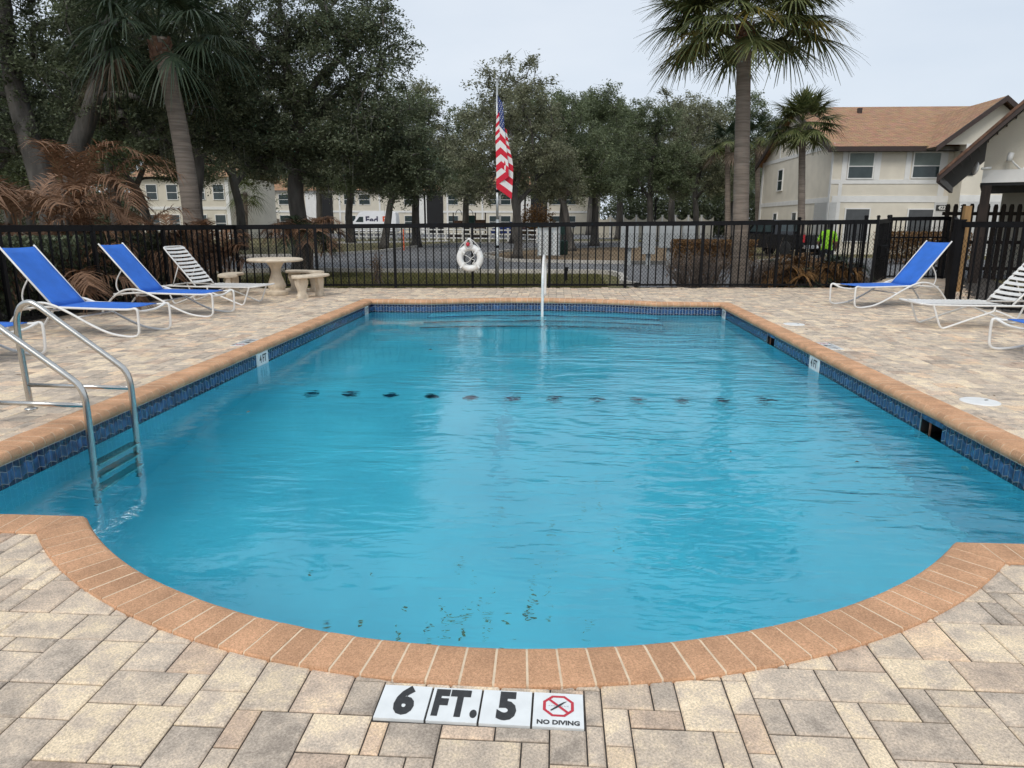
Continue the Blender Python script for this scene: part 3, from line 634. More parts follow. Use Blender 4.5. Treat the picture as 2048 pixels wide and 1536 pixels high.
# ================================================================== DECK FITTINGS
def depth_marker(loc, rz, tiles, label, group=None):
    r = empty('depth_marker', loc, rz, label, 'depth marker', group); s = .1555; n = len(tiles)
    for k, t in enumerate(tiles):
        x = (k - (n - 1) / 2) * s; mb = MB(); h = .0745; b = .0015
        mb.prism([(-h, -h), (h, -h), (h, h), (-h, h)], -.012, .0035); ti = mb.build('tile', M['signwhite'], r, loc=(x, 0, random.uniform(0, .001)))
        z = .0042
        if t == 'nodive':
            R0, R1 = .050, .0405
            mb = MB(); oc = lambda R: [(R * cos(pi / 8 + j * pi / 4), .016 + R * sin(pi / 8 + j * pi / 4)) for j in range(8)]; A, B = oc(R0), oc(R1)
            for j in range(8): j2 = (j + 1) % 8; mb.face([(*A[j], z), (*A[j2], z), (*B[j2], z), (*B[j], z)])
            mb.face([(-.034, .016 + .028, z + .0003), (-.028, .016 + .034, z + .0003), (.034, .016 - .028, z + .0003), (.028, .016 - .034, z + .0003)][::-1])
            mb.build('prohibition_sign', M['redink'], ti)
            mb = MB(); q = z + .0006
            for P in ([(-.024, -.006), (-.012, .006), (.002, .020), (.016, .031), (.027, .035), (.018, .027), (.006, .013), (-.008, .001), (-.022, -.010)],):
                mb.face([(a, b_ + .003, q) for a, b_ in P][::-1])
            for sx in (-1, 1):
                for j in range(3):
                    x0 = sx * (.012 + .008 * j); mb.face([(x0 - .004, .0165, q), (x0, .0145, q), (x0 + .004, .0165, q), (x0, .0158, q)])
            mb.build('diver_figure', M['ink'], ti)
            text_mesh('NO DIVING', .0245, M['ink'], 'lettering', .98, .0009, .0003, ti, (0, -.056, z))
        else:
            text_mesh(t, .158 if len(t) < 2 else .150, M['ink'], 'lettering', .74 if len(t) < 2 else .60, .0088, .0003, ti, (.002, 0, z), space=1. if len(t) < 2 else 1.22)
    return r
depth_marker((-.206, 1.812, -.0015), radians(-.6), ['6', 'FT.', '5', 'nodive'], 'white tiled depth marker reading 6 FT. 5 NO DIVING in front of the pool')
depth_marker((3.245, 8.36, .0015), pi / 2, ['4', 'FT', 'nodive'], 'white tiled depth marker set flush beside the right coping')
depth_marker((-3.725, 8.06, .0015), -pi / 2, ['4', 'FT', 'nodive'], 'white tiled depth marker set flush beside the left coping')
for (x, y, lab) in ((3.47, 5.75, 'white round skimmer lid on the right deck, nearest the viewer'), (3.42, 10.2, 'white round skimmer lid on the right deck, farther away beside the coping')):
    r = empty('skimmer_lid', (x, y, 0), .4, lab, 'skimmer lid', 'skimmer lids')
    MB().lathe([(.145, -.01), (.145, .003), (.137, .006), (.128, .0045)], 40).build('rim', M['plastic'], r, True)
    mb = MB(); mb.lathe([(.126, 0), (.126, .0045), (.123, .006), (0.0005, .0075)], 40); mb.build('cover', M['plastic'], r, False)
    MB().box((.07, .0, .0078), (.035, .014, .002)).build('finger_slot', M['dark'], r)

# ------------------------------------------------------------------ ladder
lad = empty('pool_ladder', (-3.6, 4.71, 0), 0, 'stainless steel pool ladder with two grab rails over the left coping', 'pool ladder')
prof = [(-4.04, -.02), (-4.045, .25), (-4.05, .55), (-4.04, .70), (-3.995, .795), (-3.92, .825), (-3.84, .785), (-3.70, .675), (-3.45, .485), (-3.30, .370), (-3.245, .315), (-3.22, .24), (-3.215, .10), (-3.222, -.3), (-3.235, -1.15)]
for y in (4.97, 4.45):
    P = spline([(x + 3.6, y - 4.71, z) for x, z in prof], 5); MB().tube(P, .0225, 14).build('rail', M['steel'], lad, True)
    MB().tube([(-4.043 + 3.6, y - 4.71, .192), (-3.222 + 3.6, y - 4.71, .182)], .016, 12).build('brace', M['steel'], lad, True)
    MB().lathe([(.026, -.002), (.045, -.002), (.043, .008), (.026, .012)], 20).build('escutcheon', M['steel'], lad, True, (-4.04 + 3.6, y - 4.71, 0))
for k, z in enumerate((-.33, -.60, -.87)):
    mb = MB(); mb.box((-3.225 + 3.6, 0, z), (.085, .50, .022)); mb.box((-3.19 + 3.6, 0, z - .02), (.012, .50, .03)); mb.build('tread', M['steel'], lad)

# ------------------------------------------------------------------ step handrail at the far end
hr = empty('pool_handrail', (-.24, 13.2, 0), 0, 'white step handrail rising out of the far end of the pool', 'handrail')
P = spline([(.02, .85, -.02), (.02, .85, .35), (.015, .82, .62), (.01, .66, .74), (0, .35, .795), (0, .1, .80), (0, -.25, .76), (0, -.62, .62), (0, -.78, .50), (0, -.82, .3), (0, -.83, -.2), (0, -.84, -.8)], 5)
MB().tube(P, .024, 12).build('rail', M['white'], hr, True); MB().lathe([(.026, -.002), (.05, -.002), (.048, .008), (.026, .012)], 18).build('escutcheon', M['steel'], hr, True, (.02, .85, 0))

# ------------------------------------------------------------------ loungers
def lounger_sling(name):
    r = empty(name, (0, 0, 0)); w = .31; rt = .0155
    leg = [(.05, .36), (.012, .352), (.0, .31), (.005, .14), (.022, .05), (.085, .016), (.22, .018), (.42, .055), (.66, .155), (.92, .290), (1.12, .375), (1.28, .408), (1.45, .385), (1.62, .29), (1.76, .15), (1.87, .008)]
    for sgn in (-1, 1):
        MB().tube(spline([(x, sgn * w, z) for x, z in leg], 4), rt, 10).build('leg_frame', M['white'], r, True)
        MB().tube(spline([(.035, sgn * (w - .002), .362), (.15, sgn * (w - .012), .345), (.5, sgn * (w - .012), .345), (1.0, sgn * (w - .012), .352), (1.22, sgn * (w - .012), .355), (1.62, sgn * (w - .012), .33)], 4), .0145, 10).build('seat_rail', M['white'], r, True)
        MB().tube([(1.17, sgn * (w - .042), .36), (1.50, sgn * (w - .042), .74), (1.795, sgn * (w - .042), 1.085)], .0125, 10).build('back_rail', M['white'], r, True)
        MB().tube(spline([(1.48, sgn * (w - .07), .70), (1.58, sgn * (w - .07), .55), (1.60, sgn * (w - .07), .42), (1.52, sgn * (w - .07), .30)], 4), .010, 8).build('back_strut', M['white'], r, True)
    MB().tube(spline([(.035, -w, .362), (.05, -w * .85, .345), (.075, -w * .5, .310), (.08, 0, .302), (.075, w * .5, .310), (.05, w * .85, .345), (.035, w, .362)], 4), .0145, 10).build('foot_bar', M['white'], r, True)
    MB().tube(spline([(1.30, -w, .40), (1.30, -w * .6, .31), (1.30, 0, .285), (1.30, w * .6, .31), (1.30, w, .40)], 4), .012, 8).build('cross_bar', M['white'], r, True)
    MB().tube([(.80, -w, .24), (.80, w, .24)], .011, 8).build('cross_bar', M['white'], r, True)
    MB().tube([(1.60, -w, .31), (1.60, w, .31)], .011, 8).build('cross_bar', M['white'], r, True)
    def cloth(nm, line, sag, ww):
        mb = MB(); N = len(line) - 1; m_ = 8
        for i in range(N + 1):
            for j in range(m_ + 1):
                u = j / m_ * 2 - 1; x, z = line[i]; e = .4 + .6 * min(1, min(i, N - i) / 3); mb.v.append((x, u * ww, z - sag * e * (1 - u * u)))
        for i in range(N):
            for j in range(m_): k = i * (m_ + 1) + j; mb.f.append([k, k + 1, k + m_ + 2, k + m_ + 1]); mb.m.append(0)
        me = mb.mesh(nm, M['sling'], True); o = link(nm, me, r); md = o.modifiers.new('thickness', 'SOLIDIFY'); md.thickness = .004; return o
    cloth('seat_sling', [(.16 + i * (1.17 - .16) / 12, .357 + .003 * i / 12) for i in range(13)], .018, w - .012)
    cloth('back_sling', [(1.165 + i * .615 / 10, .362 + i * .705 / 10) for i in range(11)], .022, w - .044)
    return r
def lounger_strap(name):
    r = empty(name, (0, 0, 0)); w = .30; rt = .0135
    for sgn in (-1, 1):
        MB().tube(spline([(.0, sgn * w, .330), (.12, sgn * w, .318), (.6, sgn * w, .312), (1.2, sgn * w, .312), (1.75, sgn * w, .318)], 3), rt, 10).build('seat_rail', M['white'], r, True)
        MB().tube(spline([(.13, sgn * w, .318), (.16, sgn * w, .24), (.235, sgn * w, .06), (.275, sgn * w, .014), (.33, sgn * w, .022), (.6, sgn * w, .125), (.86, sgn * w, .222), (.91, sgn * w, .25), (.915, sgn * w, .312)], 3), rt, 10).build('leg', M['white'], r, True)
        MB().tube(spline([(.93, sgn * w, .245), (1.02, sgn * w, .215), (1.3, sgn * w, .10), (1.5, sgn * w, .024), (1.56, sgn * w, .014), (1.60, sgn * w, .05), (1.68, sgn * w, .25), (1.71, sgn * w, .318)], 3), rt, 10).build('leg', M['white'], r, True)
        MB().tube([(1.46, sgn * (w - .05), .66), (1.60, sgn * (w - .05), .33)], .009, 8).build('back_strut', M['white'], r, True)
    b0, b1 = (1.15, .322), (1.70, .98); wb = w - .025
    MB().tube(spline([(b0[0], -wb, b0[1]), (1.42, -wb, .645), (1.66, -wb, .935), (1.695, -wb * .9, .975), (1.705, -wb * .6, .985), (1.705, wb * .6, .985), (1.695, wb * .9, .975), (1.66, wb, .935), (1.42, wb, .645), (b0[0], wb, b0[1])], 3), rt, 10).build('back_frame', M['white'], r, True)
    MB().tube(spline([(.0, -w, .330), (-.03, -w * .9, .332), (-.04, 0, .332), (-.03, w * .9, .332), (.0, w, .330)], 3), rt, 10).build('foot_bar', M['white'], r, True)
    MB().tube([(1.70, -w, .318), (1.70, w, .318)], rt, 8).build('head_bar', M['white'], r, True)
    mb = MB(); n = 6; sw = .046; th = .003
    for i in range(n + 1):
        y = -w + 2 * w * i / n; s = -.012 * (1 - (2 * i / n - 1) ** 2)
        mb.v += [(-sw / 2, y, s + th), (sw / 2, y, s + th), (sw / 2, y, s - th), (-sw / 2, y, s - th)]
    for i in range(n):
        for j in range(4): j2 = (j + 1) % 4; mb.f.append([i * 4 + j, i * 4 + j2, i * 4 + 4 + j2, i * 4 + 4 + j]); mb.m.append(0)
    me = mb.mesh('strap', M['strap'])
    for k in range(15): link('strap', me, r, (.10 + k * .067, 0, .334 - .004 * min(1, k / 3)))
    for k in range(10):
        t = (.08 + k * .088) / .86; o = link('strap', me, r, (b0[0] + (b1[0] - b0[0]) * t * .93 - .012, 0, b0[1] + (b1[1] - b0[1]) * t * .93 + .014)); o.rotation_euler = (0, -atan2(b1[1] - b0[1], b1[0] - b0[0]), 0); o.scale = (1, .92, 1)
    return r
ls = lounger_sling('sling_lounger'); lst = lounger_strap('strap_lounger'); GS, GT = 'blue sling loungers on the deck', 'white strap loungers on the deck'
def put(o, x, y, rz, label, cat, grp, sc=1.):
    o.location = (x, y, 0); o.rotation_euler = (0, 0, rz); o.scale = (sc, sc, sc); tag(o, label, cat, grp)
def ang(dx, dy): return atan2(dy, dx)
put(ls, -5.13, 8.60, ang(-.995, .08), 'blue sling lounger with raised back directly behind the pool ladder rails', 'lounger', GS, 1.02)
put(copy_tree(ls), -5.14, 10.52, ang(-.997, .07), 'blue sling lounger on the left deck, the one beside the white strap lounger', 'lounger', GS)
put(copy_tree(ls), -5.50, 6.78, ang(-.995, .05), 'blue sling lounger cut off by the left edge of the photo', 'lounger', GS)
put(copy_tree(ls), 4.97, 12.52, ang(.955, .28), 'blue sling lounger standing alone in front of the gate', 'lounger', GS, 1.03)
put(copy_tree(ls), 4.98, 7.95, ang(1, .02), 'blue sling lounger cut off by the right edge of the photo', 'lounger', GS)
put(lst, -5.12, 12.05, ang(-.99, .10), 'white strap lounger on the left deck near the concrete table', 'lounger', GT)
put(copy_tree(lst), 5.02, 10.2, ang(1, .01), 'white strap lounger on the right deck', 'lounger', GT, 1.04)

# ------------------------------------------------------------------ concrete table and benches
tb = empty('picnic_table', (-5.54, 13.62, 0), 0, 'round cast concrete pedestal table near the fence corner', 'table')
mb = MB(); mb.lathe([(.02, .655), (.46, .655), (.525, .668), (.535, .690), (.520, .712), (.48, .722), (.02, .722)], 40); me = mb.mesh('table_top', M['concrete']); sm(me, 35); link('table_top', me, tb)
flute = lambda a, z: 1 + .035 * cos(14 * a) if .12 < z < .62 else 1
mb = MB(); mb.lathe([(.20, 0), (.21, .02), (.21, .075), (.185, .085), (.155, .10), (.155, .135), (.17, .16), (.168, .20), (.14, .28), (.105, .38), (.088, .46), (.095, .52), (.125, .58), (.165, .63), (.175, .656)], 42, wob=flute); me = mb.mesh('pedestal', M['concrete']); sm(me, 50); link('pedestal', me, tb)
def bench(a0, label, rad=.90, span=.47):
    c = (-5.54, 13.62); r = empty('bench', (c[0] + rad * cos(a0), c[1] + rad * sin(a0), 0), a0 - pi / 2, label, 'bench', 'curved concrete benches round the table')
    # local: arc about (0,-rad)
    mb = MB(); N = 14; prof = [(-.15, .375), (.15, .375), (.175, .392), (.17, .418), (.15, .43), (-.15, .43), (-.17, .418), (-.175, .392)]; n = len(prof)
    for i in range(N + 1):
        t = i / N * 2 - 1; a = pi / 2 + t * span; tap = 1 - .55 * max(0, abs(t) - .88) / .12
        for (d, z) in prof: q = rad + d * tap; mb.v.append((q * cos(a), -rad + q * sin(a), z))
    for i in range(N):
        for j in range(n): j2 = (j + 1) % n; mb.f.append([i * n + j, (i + 1) * n + j, (i + 1) * n + j2, i * n + j2]); mb.m.append(0)
    mb.f += [list(range(n)), [N * n + j for j in range(n)][::-1]]; mb.m += [0, 0]
    me = mb.mesh('seat', M['concrete']); sm(me, 40); link('seat', me, r)
    for s in (-1, 1):
        a = pi / 2 + s * span * .60; mb = MB(); P = [(.115, 0), (.115, .05), (.10, .06), (.075, .10), (.078, .14), (.10, .20), (.125, .27), (.128, .32), (.115, .36), (.115, .378)]
        k0 = len(mb.v); ns = 20
        for (hw, z) in P:
            for j in range(ns):
                b = 2 * pi * j / ns; ex = abs(cos(b)) ** .5 * (1 if cos(b) > 0 else -1); ey = abs(sin(b)) ** .5 * (1 if sin(b) > 0 else -1)
                fl = 1 + (.03 * cos(10 * b) if .08 < z < .34 else 0); mb.v.append((ex * .055 * fl * (1 if z > .06 else 1.15), ey * hw * fl, z))
        for i in range(len(P) - 1):
            for j in range(ns): j2 = (j + 1) % ns; mb.f.append([i * ns + j, i * ns + j2, (i + 1) * ns + j2, (i + 1) * ns + j]); mb.m.append(0)
        me = mb.mesh('leg', M['concrete']); sm(me, 50); o = link('leg', me, r, (rad * cos(a), -rad + rad * sin(a), 0)); o.rotation_euler = (0, 0, a)
bench(radians(-22), 'curved concrete bench right of the round table'); bench(radians(72), 'curved concrete bench behind the round table by the fence'); bench(radians(192), 'curved concrete bench left of the round table')

# ================================================================== FENCES
pk_me = MB().box((0, 0, .5), (.025, .025, 1.)).mesh('picket', M['black']); po_me = MB().box((0, 0, .5), (.056, .056, 1.)).mesh('post', M['black'])
cap_me = MB().box((0, 0, 0), (.075, .075, .02)).box((0, 0, .02), (.055, .055, .03)).mesh('cap', M['black'])
def fence(name, a, b, h0, h1, label, cat='fence', step=.171, every=10, link_h=1.2, rail=.095, caps=False, ends=(True, True), mid=False, side=1):
    a, b = np.array(a, float), np.array(b, float); d = b - a; Ln = np.linalg.norm(d); d /= Ln; rz = atan2(d[1], d[0]); nrm = np.array([-d[1], d[0]]) * side
    r = empty(name, (a[0], a[1], 0), rz, label, cat); n = max(2, round(Ln / step)); hh = lambda x: h0 + (h1 - h0) * x / Ln
    for i in range(n + 1):
        x = Ln * i / n; post = i % every == 0 or i == n
        if (i == 0 and not ends[0]) or (i == n and not ends[1]): continue
        if post:
            o = link('post', po_me, r, (x, 0, -.06)); o.scale = (1, 1, hh(x) + .06 - .01 + (.07 if caps else 0))
            if caps: link('post_cap', cap_me, o, None).matrix_local = Matrix.Translation((0, 0, 1.0)) @ Matrix.Diagonal((1, 1, 1 / (hh(x) + .12), 1))
        else: o = link('picket', pk_me, r, (x, 0, .035)); o.scale = (1, 1, hh(x) - .05)
    def bar(nm, z0, z1, ty, yo=0.):
        mb = MB(); k = []
        for x, hz in ((0, h0), (Ln, h1)):
            for (yy, zz) in ((-ty / 2, z0(hz)), (ty / 2, z0(hz)), (ty / 2, z1(hz)), (-ty / 2, z1(hz))): mb.v.append((x, yy + yo, zz))
        mb.f = [[0, 1, 5, 4], [1, 2, 6, 5], [2, 3, 7, 6], [3, 0, 4, 7], [3, 2, 1, 0], [4, 5, 6, 7]]; mb.m = [0] * 6; mb.build(nm, M['black'], r)
    bar('top_rail', lambda h: h - rail, lambda h: h, .046); bar('bottom_rail', lambda h: .045, lambda h: .085, .030)
    if mid: bar('mid_rail', lambda h: h * .66, lambda h: h * .66 + .035, .03)
    if link_h:
        mb = MB(); s = .075; t = .0028; y0 = .026 * side; k = int(Ln / s) + 2; hz = link_h - .03
        def wire(x0, x1, z0, z1):
            if x0 > x1: x0, x1, z0, z1 = x1, x0, z1, z0
            if x1 <= 0 or x0 >= Ln: return
            if x0 < 0: z0 += (z1 - z0) * (0 - x0) / (x1 - x0); x0 = 0
            if x1 > Ln: z1 = z0 + (z1 - z0) * (Ln - x0) / (x1 - x0); x1 = Ln
            v = np.array([x1 - x0, z1 - z0]); v /= np.linalg.norm(v) + 1e-9; ox, oz = -v[1] * t, v[0] * t; q = len(mb.v)
            mb.v += [(x0 + ox, y0, z0 + oz), (x0 - ox, y0, z0 - oz), (x0, y0 + t * side, z0), (x1 + ox, y0, z1 + oz), (x1 - ox, y0, z1 - oz), (x1, y0 + t * side, z1)]
            mb.f.extend([[q, q + 1, q + 4, q + 3], [q + 1, q + 2, q + 5, q + 4], [q + 2, q, q + 3, q + 5]]); mb.m.extend([0, 0, 0])
        run = hz * .82
        for i in range(-int(run / s) - 1, k + int(run / s) + 1):
            wire(i * s, i * s + run, .03, .03 + hz); wire(i * s, i * s - run, .03, .03 + hz)
        o = mb.build('chain_link_mesh', M['black'], r); o['kind'] = 'stuff'
    return r
CL, CR = (-6.93, 14.99), (7.12, 16.41)
fence('pool_fence', CL, CR, 1.35, 1.50, 'long black picket fence with chain link mesh across the far side of the deck', ends=(True, False))
fence('pool_fence', (-8.3, 2.4), CL, 1.38, 1.352, 'black picket fence along the left side of the deck behind the loungers', ends=(True, False), side=1)
fence('pool_fence', CR, (8.55, 19.0), 1.50, 1.54, 'short black picket fence running back beside the recessed gate', caps=True, step=.12, every=20, link_h=1.1)
fence('pool_fence', (5.9, 17.9), (7.0, 16.75), 1.47, 1.50, 'black picket fence panel angled behind the far fence near the gate', caps=True, step=.11, every=30, link_h=0)
fence('entry_gate', (8.62, 19.1), (10.15, 19.25), 1.58, 1.6, 'black picket gate at the end of the recessed deck entry', 'gate', step=.13, every=40, mid=True, link_h=1.35)
fence('pool_fence', (6.98, 12.95), (10.25, 19.2), 1.47, 1.6, 'black picket fence on the right of the gate passage', step=.16, every=14, ends=(True, False))
fence('pool_fence', (7.0, 12.85), (8.55, 9.4), 1.45, 1.46, 'black picket fence along the right edge of the deck', step=.15, every=12, ends=(False, True), side=1)
mb = MB(); mb.box((0, 0, .73), (.13, .13, 1.46)); mb.box((0, 0, 1.475), (.15, .15, .03)); o = mb.build('fence_post', M['black'], loc=(6.98, 12.9, 0)); tag(o, 'thick black corner post at the near end of the gate passage', 'fence post')
mb = MB(); mb.box((0, 0, 0), (.62, .05, .24)); mb.box((.1, -.035, 0), (.10, .04, .12)); mb.tube([(.1, -.06, .0), (.1, -.1, .0), (.02, -.1, .0)], .012, 8); o = mb.build('gate_lock_box', M['black'], loc=(7.55, 16.95, .80)); o.rotation_euler = (0, 0, .9); tag(o, 'black gate latch panel fixed to the fence by the gate', 'gate latch')

# ------------------------------------------------------------------ life ring on the fence
ry = FY(-1.9) - .09
lr = empty('life_ring', (-1.895, ry, .66), 0, 'white life ring hanging on the far fence with rope', 'life ring')
N = 44; P = [(.225 * cos(2 * pi * i / N), 0, .225 * sin(2 * pi * i / N)) for i in range(N)]; MB().tube(P, .072, 16, closed=True).build('ring', M['plastic'], lr, True)
for a in (.75, 2.39, 3.93, 5.5):
    mb = MB(); mb.box((0, 0, 0), (.155, .155, .035)); o = mb.build('band', M['plastic'], lr, loc=(.225 * cos(a), 0, .225 * sin(a))); o.rotation_euler = (0, -a, 0)
rope = [(-.22, -.05, .22), (-.12, -.06, .33), (-.02, -.04, .40), (.06, -.05, .38), (.15, -.06, .30), (.23, -.05, .20)]
MB().tube(spline(rope, 5), .009, 6).build('rope', M['rope'], lr, True)
MB().tube(spline([(-.15, -.07, .08), (-.05, -.08, .04), (.02, -.08, -.03), (-.06, -.08, -.10), (-.13, -.075, -.11)], 5), .007, 6).build('rope', M['rope'], lr, True)
MB().tube(spline([(.06, -.07, .15), (.10, -.08, .05), (.03, -.08, -.01), (.11, -.08, -.05), (.06, -.08, -.12), (.13, -.08, -.10), (.15, -.08, -.17)], 5), .007, 6).build('rope', M['rope'], lr, True)
for k in range(7):
    a = k * .4; MB().tube(spline([(-.02 + .085 * cos(t * 1.05 + a) * (.8 + .3 * sin(k * 2.1)), -.06 - .006 * k, .30 + .10 * sin(t * 1.05 + a)) for t in range(7)], 4), .0085, 6).build('rope_coil', M['rope'], lr, True)
MB().lathe([(.002, -.045), (.035, -.03), (.042, 0), (.03, .035), (.002, .045)], 12).build('red_float', M['redink'], lr, True, (-.03, -.115, .295))
mb = MB(); mb.box((0, 0, 0), (.06, .12, .03)); mb.build('hook', M['plastic'], lr, loc=(-.01, .03, .415))

# ------------------------------------------------------------------ notice board fixed on the outside of the fence
y = FY(-.18) + .07; r = empty('notice_board', (-.18, y, .70), .1, 'white double notice board mounted on the outside of the far fence', 'sign board')
for x in (-.115, .115): MB().box((x, 0, .31), (.215, .012, .60)).build('panel', M['signwhite'], r)
for x in (-.236, .236): MB().box((x, .0, .31), (.022, .03, .64)).build('frame', M['galv'], r)

# ------------------------------------------------------------------ flag and pole
fx, fy = -1.355, 16.15
r = empty('flagpole', (fx, fy, GZ), 0, 'slim grey metal flagpole behind the far fence', 'flagpole')
MB().tube([(0, 0, 0), (0, 0, 1.55)], .034, 12).build('base_section', M['galv'], r, True); MB().tube([(0, 0, 1.5), (0, 0, 2.3)], .028, 12).build('middle_section', M['galv'], r, True); MB().tube([(0, 0, 2.2), (0, 0, 4.50)], .022, 12).build('top_section', M['galv'], r, True)
for z in (.95, 2.18): MB().lathe([(.04, -.03), (.045, -.02), (.045, .02), (.04, .03)], 12).build('collar', M['black'], r, True, (0, 0, z))
MB().lathe([(.001, -.03), (.03, -.02), (.035, 0), (.02, .025), (.001, .035)], 12).build('finial', M['galv'], r, True, (0, 0, 4.53))
fl = empty('flag', (fx + .01, fy - .03, 4.12), 0, 'stars and stripes flag hanging limp from the flagpole', 'flag')
FH, FL_ = .96, 1.56; NU, NV = 64, 52
def fpos(u, v):
    zh = .60 * v / .538 if v < .538 else .60 + .87 * (v - .538) / .462; d = zh + .73 * u
    fold = np.interp(u, [0, .12, .26, .34, .46, .60, .68, .82, 1.], [0, .13, .25, .25, .11, -.035, -.03, .14, .33]); lay = np.interp(u, [0, .10, .28, .33, .6, .66, 1.], [-.02, -.11, -.13, -.10, -.085, -.06, -.055])
    w = .38 + .62 * min(1, d / 1.5); return (fold * w + .02 * sin(6 * v + 4 * u) * u, lay + .012 * sin(17 * u + 5 * v), -d)
parts = {'red_stripes': MB(), 'white_stripes': MB(), 'canton': MB()}
for i in range(NU):
    for j in range(NV):
        u0, u1, v0, v1 = i / NU, (i + 1) / NU, j / NV, (j + 1) / NV; st = int((j + .5) / NV * 13)
        k = 'canton' if (u0 < .4 and st < 7) else ('red_stripes' if st % 2 == 0 else 'white_stripes'); parts[k].face([fpos(u0, v0), fpos(u0, v1), fpos(u1, v1), fpos(u1, v0)])
for k, m in (('red_stripes', 'fred'), ('white_stripes', 'fwhite'), ('canton', 'fblue')):
    o = parts[k].build(k, M[m], fl, True)
mb = MB()
for rw in range(9):
    for c in range(6 if rw % 2 == 0 else 5):
        u = .4 * ((c * 2 + (1 if rw % 2 == 0 else 2)) / 12); v = (rw + 1) / 10 * 7 / 13; p = np.array(fpos(u, v)); pu = np.array(fpos(u + .01, v)) - p; pv = np.array(fpos(u, v + .01)) - p
        pu /= np.linalg.norm(pu); pv /= np.linalg.norm(pv); nn = np.cross(pu, pv); nn *= np.sign(-nn[1] if nn[1] else 1) / (np.linalg.norm(nn) + 1e-9)
        for s_ in (1, -1):
            pts = [];
            for q in range(10): R_ = .019 if q % 2 == 0 else .008; pts.append(p + (pu * cos(q * pi / 5) + pv * sin(q * pi / 5)) * R_ + nn * .003 * s_)
            mb.face(pts)
mb.build('stars', M['fwhite'], fl)

# ================================================================== TREES
def rand_unit(n, r):
    v = r.normal(size=(n, 3)); return v / np.linalg.norm(v, axis=1)[:, None]
def leaf_quads(pos, size, r, up=.4, asp=.45):
    n = len(pos); nrm = rand_unit(n, r); nrm[:, 2] = np.abs(nrm[:, 2]) + up; nrm /= np.linalg.norm(nrm, axis=1)[:, None]
    a = np.cross(nrm, rand_unit(n, r)); a /= np.linalg.norm(a, axis=1)[:, None] + 1e-9; b = np.cross(nrm, a); s = size * r.uniform(.65, 1.35, n)[:, None]
    return np.stack([pos - a * s * .5, pos + b * s * asp * .5, pos + a * s * .5, pos - b * s * asp * .5], 1)
def oak(name, trunks, lobes, ncl, nleaf, leaf, cl_r, lm, seed, sides=6, shell=.55, moss=0, twigs=0):
    """trunks: polylines [(x,y,z,r)], in local space; lobes: [(cx,cy,cz,rx,ry,rz,weight)]"""
    r = np.random.default_rng(seed); root = empty(name, (0, 0, 0)); tb = MB()
    nodes = []; par = []; cnt = []; minr = []
    for T in trunks:
        P = spline([p[:3] for p in T], 5); R_ = np.interp(np.linspace(0, len(T) - 1, len(P)), range(len(T)), [p[3] for p in T])
        flare = [R_[i] * (1 + .5 * math.exp(-p[2] * 3.5)) for i, p in enumerate(P)]; tb.tube(P, flare, max(8, sides + 3))
        for i, p in enumerate(P):
            if p[2] > P[-1][2] * .45 or i > len(P) * .55: nodes.append(np.array(p)); par.append(-1); cnt.append(0); minr.append(R_[i] * .8)
    wts = np.array([l[6] for l in lobes]); wts = wts / wts.sum(); C = []
    for k in r.choice(len(lobes), ncl, p=wts):
        l = lobes[k]; d = rand_unit(1, r)[0] * (r.random() ** (1 - shell)); C.append(np.array([l[0] + d[0] * l[3], l[1] + d[1] * l[4], l[2] + d[2] * l[5]]))
    C = np.array(C); d0 = np.min(np.linalg.norm(C[:, None] - np.array(nodes)[None], axis=2), axis=1); C = C[np.argsort(d0)]; br = []
    for c in C:
        A = np.array(nodes); dv = np.linalg.norm(A - c, axis=1) + np.maximum(0, A[:, 2] - c[2]) * .8; k = int(dv.argmin()); a = nodes[k]
        m = (a + c) / 2 + np.array([r.normal(0, .12), r.normal(0, .12), .16]) * np.linalg.norm(c - a); pts = [a]; ids = [k]; pi_ = k
        for t in (.25, .5, .75, 1.):
            p = a * (1 - t) ** 2 + 2 * m * t * (1 - t) + c * t * t; nodes.append(p); par.append(pi_); cnt.append(0); minr.append(0); pi_ = len(nodes) - 1; pts.append(p); ids.append(pi_)
        q = pi_
        while q != -1: cnt[q] += 1; q = par[q]
        br.append((pts, ids))
    for pts, ids in br:
        rr = [max(.006, min(.0085 * cnt[i] ** .62 + .004, minr[ids[0]] or 9)) for i in ids]; rr[0] = min(rr[0], rr[1] * 1.25); tb.tube(pts, rr, sides, caps=False)
    for _ in range(twigs):
        c = C[r.integers(len(C))]; d = rand_unit(1, r)[0]; d[2] = abs(d[2]) * .5 + .1; l = cl_r * r.uniform(.9, 1.8); tb.tube([c, c + d * l * .5 + r.normal(0, .05, 3), c + d * l + r.normal(0, .1, 3)], [.008, .006, .003], 3, caps=False)
    tb.build('trunk', M['bark'], root, True)
    K = 7; td = rand_unit(ncl * K, r).reshape(ncl, K, 3); td[:, :, 2] *= .7; ci = np.repeat(np.arange(ncl), nleaf); ki = r.integers(0, K, len(ci)); u = r.random(len(ci)) ** .7
    rad = cl_r * r.uniform(.7, 1.3, ncl)[ci]; pos = C[ci] + td[ci, ki] * (u * rad)[:, None] + r.normal(0, .16, (len(ci), 3)) * rad[:, None]
    np_quads('crown', leaf_quads(pos, leaf, r), lm, root)
    if moss:
        V = []
        for c in C[r.choice(len(C), moss)]:
            for _ in range(14):
                p = c + r.normal(0, .18, 3); l = r.uniform(.25, .7); w = .006; a = r.uniform(0, pi); d = np.array([cos(a) * w, sin(a) * w, 0]); j = r.normal(0, .05, 3); j[2] = -l
                V.append([p - d, p + d, p + j + d * .3, p + j - d * .3])
        mo = np_quads('spanish_moss', np.array(V), M['moss'], root); mo['kind'] = 'stuff'
    return root
M['moss'] = leafmat('grey_moss', (.10, .10, .085), (.22, .21, .18), .2)
